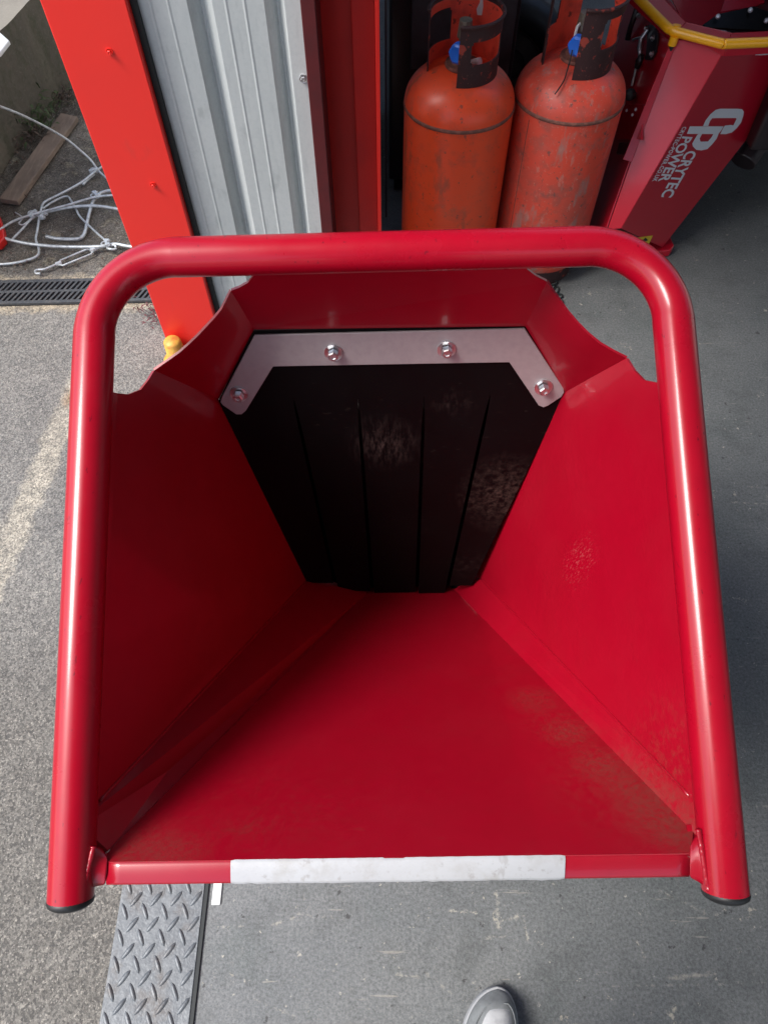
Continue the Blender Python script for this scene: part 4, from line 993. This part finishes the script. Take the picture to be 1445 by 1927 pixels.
# rubber flap with four slits
slx_t = [553, 673.5, 798, 922]; slx_b = [636, 701, 784, 838]
yt = 738; edgeL = ((413, 754), (577, 1097)); edgeR = ((1062, 737), (886, 1103))
fparts = [slab([onF(476, 622), onF(990, 613), onF(1063, 737), onF(1062, 741), onF(413, 757), onF(412, 754)], .008, -nF)]
botx = [577]+slx_b+[886]; boty = [1097, 1112, 1131, 1126, 1102]; bend_ = [0, -.012, -.016, -.010, .004]
topx = [413]+slx_t+[1062]
for k in range(5):
    nn = 12; vs = []
    g = 3.2
    for j in range(nn+1):
        t = j/nn
        yl0 = (756 if k == 0 else yt+2) ; yr0 = (740 if k == 4 else yt+2)
        yl0 = 757+(741-757)*(topx[k]-413)/649; yr0 = 757+(741-757)*(topx[k+1]-413)/649
        yL = yl0+(boty[k]-yl0)*t; yR = yr0+(boty[k]-yr0)*t
        gl_ = 0 if k == 0 else g*min(1, t*6+.25); gr_ = 0 if k == 4 else g*min(1, t*6+.25)
        xL = topx[k]+(botx[k]-topx[k])*(yL-yl0)/((1097 if k == 0 else 1120)-yl0)+gl_; xR = topx[k+1]+(botx[k+1]-topx[k+1])*(yR-yr0)/((1103 if k == 4 else 1120)-yr0)-gr_
        lf = bend_[k]*t*t
        for (x_, y_) in ((xL, yL), (xR, yR)):
            for th_ in (0, -.008): vs.append(onF(x_, y_, lf+th_))
    fs = []
    for j in range(nn):
        o_ = j*4; fs += [(o_, o_+4, o_+6, o_+2), (o_+1, o_+3, o_+7, o_+5), (o_, o_+1, o_+5, o_+4), (o_+2, o_+6, o_+7, o_+3)]
    fs += [(0, 2, 3, 1), (nn*4, nn*4+1, nn*4+3, nn*4+2)]
    fparts.append((vs, fs))
def loc_(p): return p-base_of(hp)
M_HFLAP = mat('scuffed black rubber', (.0022, .0016, .0019), .50, spec=.13, layers=((60, 5, .64, .72, (.06, .045, .036), .25, (1, 1, 4, (.3, .8, .2))),),
              spots=((loc_(onF(722, 835)), (.07, .05, .07), (.12, .08, .072), .55, 140, .48, (1, 1, .2, (0, .9, 0))), (loc_(onF(850, 760)), (.05, .03, .03), (.06, .04, .036), .5, 110, .50, (1, 1, .3, (0, .9, 0))),
                     (loc_(onF(945, 930)), (.09, .09, .11), (.10, .065, .055), .7, 90, .46), (loc_(onF(880, 1060)), (.05, .05, .05), (.05, .034, .03), .5, 80, .5)),
              bumps=((120, .08, .0006),), rvar=(7, .38, .6))
obj('rubber_flap', *join(fparts), M_HFLAP, hp)
# grey clamping bracket with four bolts
LF = .0045
bo = [(479, 631), (987, 619), (1060, 731), (1061, 739), (1056, 747), (1030, 764), (1022, 767), (1013, 763), (958, 682), (514, 690), (463, 773), (455, 780), (445, 780), (420, 763), (415, 757), (417, 749)]
br = obj('flap_bracket', *slab([onF(u, v, LF) for u, v in bo], .004, -nF), M_BRK, hp, bevel=.0008)
for (u, v) in ((628, 663), (840, 657), (450, 741), (1022, 728)):
    obj('bolt', *hexbolt(onF(u, v, LF), nF, .0142, .0082, .012, ref=V(R.uniform(-1, 1), .2, R.uniform(-1, 1))), M_ZN, br, autos=35)

# ================================================================== shoe toe at the lower edge
sh = thing('person', (.15, -.30, 0), 'person standing at the bottom edge, only the toe of one pale grey shoe showing', 'person')
SHX = 0.0; SHY = 0.0; SNAME = sh
def shoe_outline(t):      # t 0 toe .. 1 heel : (y, half widths left/right)
    y = -.088-.285*t
    w = .052*(1-(1-min(1, t/.34))**2.3)**(1/2.1) if t < .34 else .052-.014*math.sin((t-.34)/.36*math.pi/2) if t < .70 else .038*max(.02, 1-((t-.70)/.30)**2.6)**.5
    cxx = .194-.030*t+.012*(1-min(1, t/.3))**1.5
    return y+SHY, w, cxx+SHX
def shoe_part(z0, ztop, scale, inset, m_, name, n=34, power=2.6, par=None):
    vs, fs = [], []; K = 24
    for i in range(n+1):
        t = (i/n)**1.4; y, w, cxx = shoe_outline(min(.999, t)); w = max(.001, w*scale-inset*.0); h_ = ztop(t)
        for k in range(K+1):
            A = math.pi*k/K; cx_, sz = math.cos(A), math.sin(A)
            xx = math.copysign(abs(cx_)**(2/power), cx_)*w; zz = z0+h_*abs(sz)**(2/power)
            vs.append((cxx+xx, y-inset*(1 if t < .5 else -1)*(1-min(1, t*3)), zz))
    for i in range(n):
        for k in range(K): fs.append((i*(K+1)+k, i*(K+1)+k+1, (i+1)*(K+1)+k+1, (i+1)*(K+1)+k))
    fs += [tuple(range(K+1)), tuple(range(n*(K+1)+K, n*(K+1)-1, -1))]
    return obj(name, vs, fs, m_, sh if par is None else par, smooth=True)
up_h = lambda t: (.030+.024*min(1, t/.22)+.05*max(0, min(1, (t-.35)/.35)))
for SHX, SHY in ((0, 0), (-.27, -.07)):
    rd = shoe_part(.018, lambda t: up_h(t)*min(1, .35+t*9), 1.0, 0, M_SHOE2, 'shoe')
    shoe_part(.0, lambda t: .026, 1.06, -.004, M_SOLE, 'sole', power=6, par=rd)
    shoe_part(.026, lambda t: up_h(t)*min(1, .42+t*8), .84, .013, M_SHOE, 'upper', power=2.4, par=rd)
sv_ = []
SHX = SHY = 0
for i in range(29):
    t_ = .30*abs(1-i/14)**1.0; y_, w_, c_ = shoe_outline(max(.012, t_)); s_ = -1 if i < 14 else 1
    sv_.append(V(c_+s_*w_*.80*(1 if i != 14 else 0), y_-.016*(1-min(1, t_*4)), .052+.012*min(1, t_/.2)))
obj('seam', *sweep(sv_, .0011, 6), M_SHOE2, sh, smooth=True)
# the body above it, arms bent forward towards the camera: one skinned surface
J = [((.03, -.36, .98), .155), ((.02, -.36, 1.18), .14), ((.01, -.37, 1.38), .155), ((.0, -.37, 1.50), .075), ((.0, -.36, 1.57), .060), ((.0, -.33, 1.66), .092), ((.0, -.33, 1.76), .085),
     ((.13, -.36, .90), .095), ((.155, -.32, .50), .062), ((.165, -.34, .10), .045), ((-.07, -.37, .90), .095), ((-.09, -.38, .50), .062), ((-.10, -.41, .10), .045),
     ((.19, -.37, 1.42), .060), ((.27, -.32, 1.18), .048), ((.13, -.13, 1.42), .034), ((-.19, -.37, 1.42), .060), ((-.27, -.32, 1.18), .048), ((-.13, -.13, 1.42), .034)]
E_ = [(0, 1), (1, 2), (2, 3), (3, 4), (4, 5), (5, 6), (0, 7), (7, 8), (8, 9), (0, 10), (10, 11), (11, 12), (2, 13), (13, 14), (14, 15), (2, 16), (16, 17), (17, 18)]
bo_ = base_of(sh); me = bpy.data.meshes.new('body'); me.from_pydata([tuple(Vector(p)-bo_) for p, r in J], E_, []); me.update()
bd = bpy.data.objects.new('body', me); C.objects.link(bd); bd.parent = sh
me.materials.append(mat('dark work clothes', (.03, .035, .045), .9, bumps=((60, .4, .004),)))
sk = bd.modifiers.new('skin', 'SKIN'); sk.use_smooth_shade = True
for i_, (p, r) in enumerate(J): me.skin_vertices[0].data[i_].radius = (r, r)
me.skin_vertices[0].data[0].use_root = True
sb_ = bd.modifiers.new('sub', 'SUBSURF'); sb_.levels = sb_.render_levels = 2
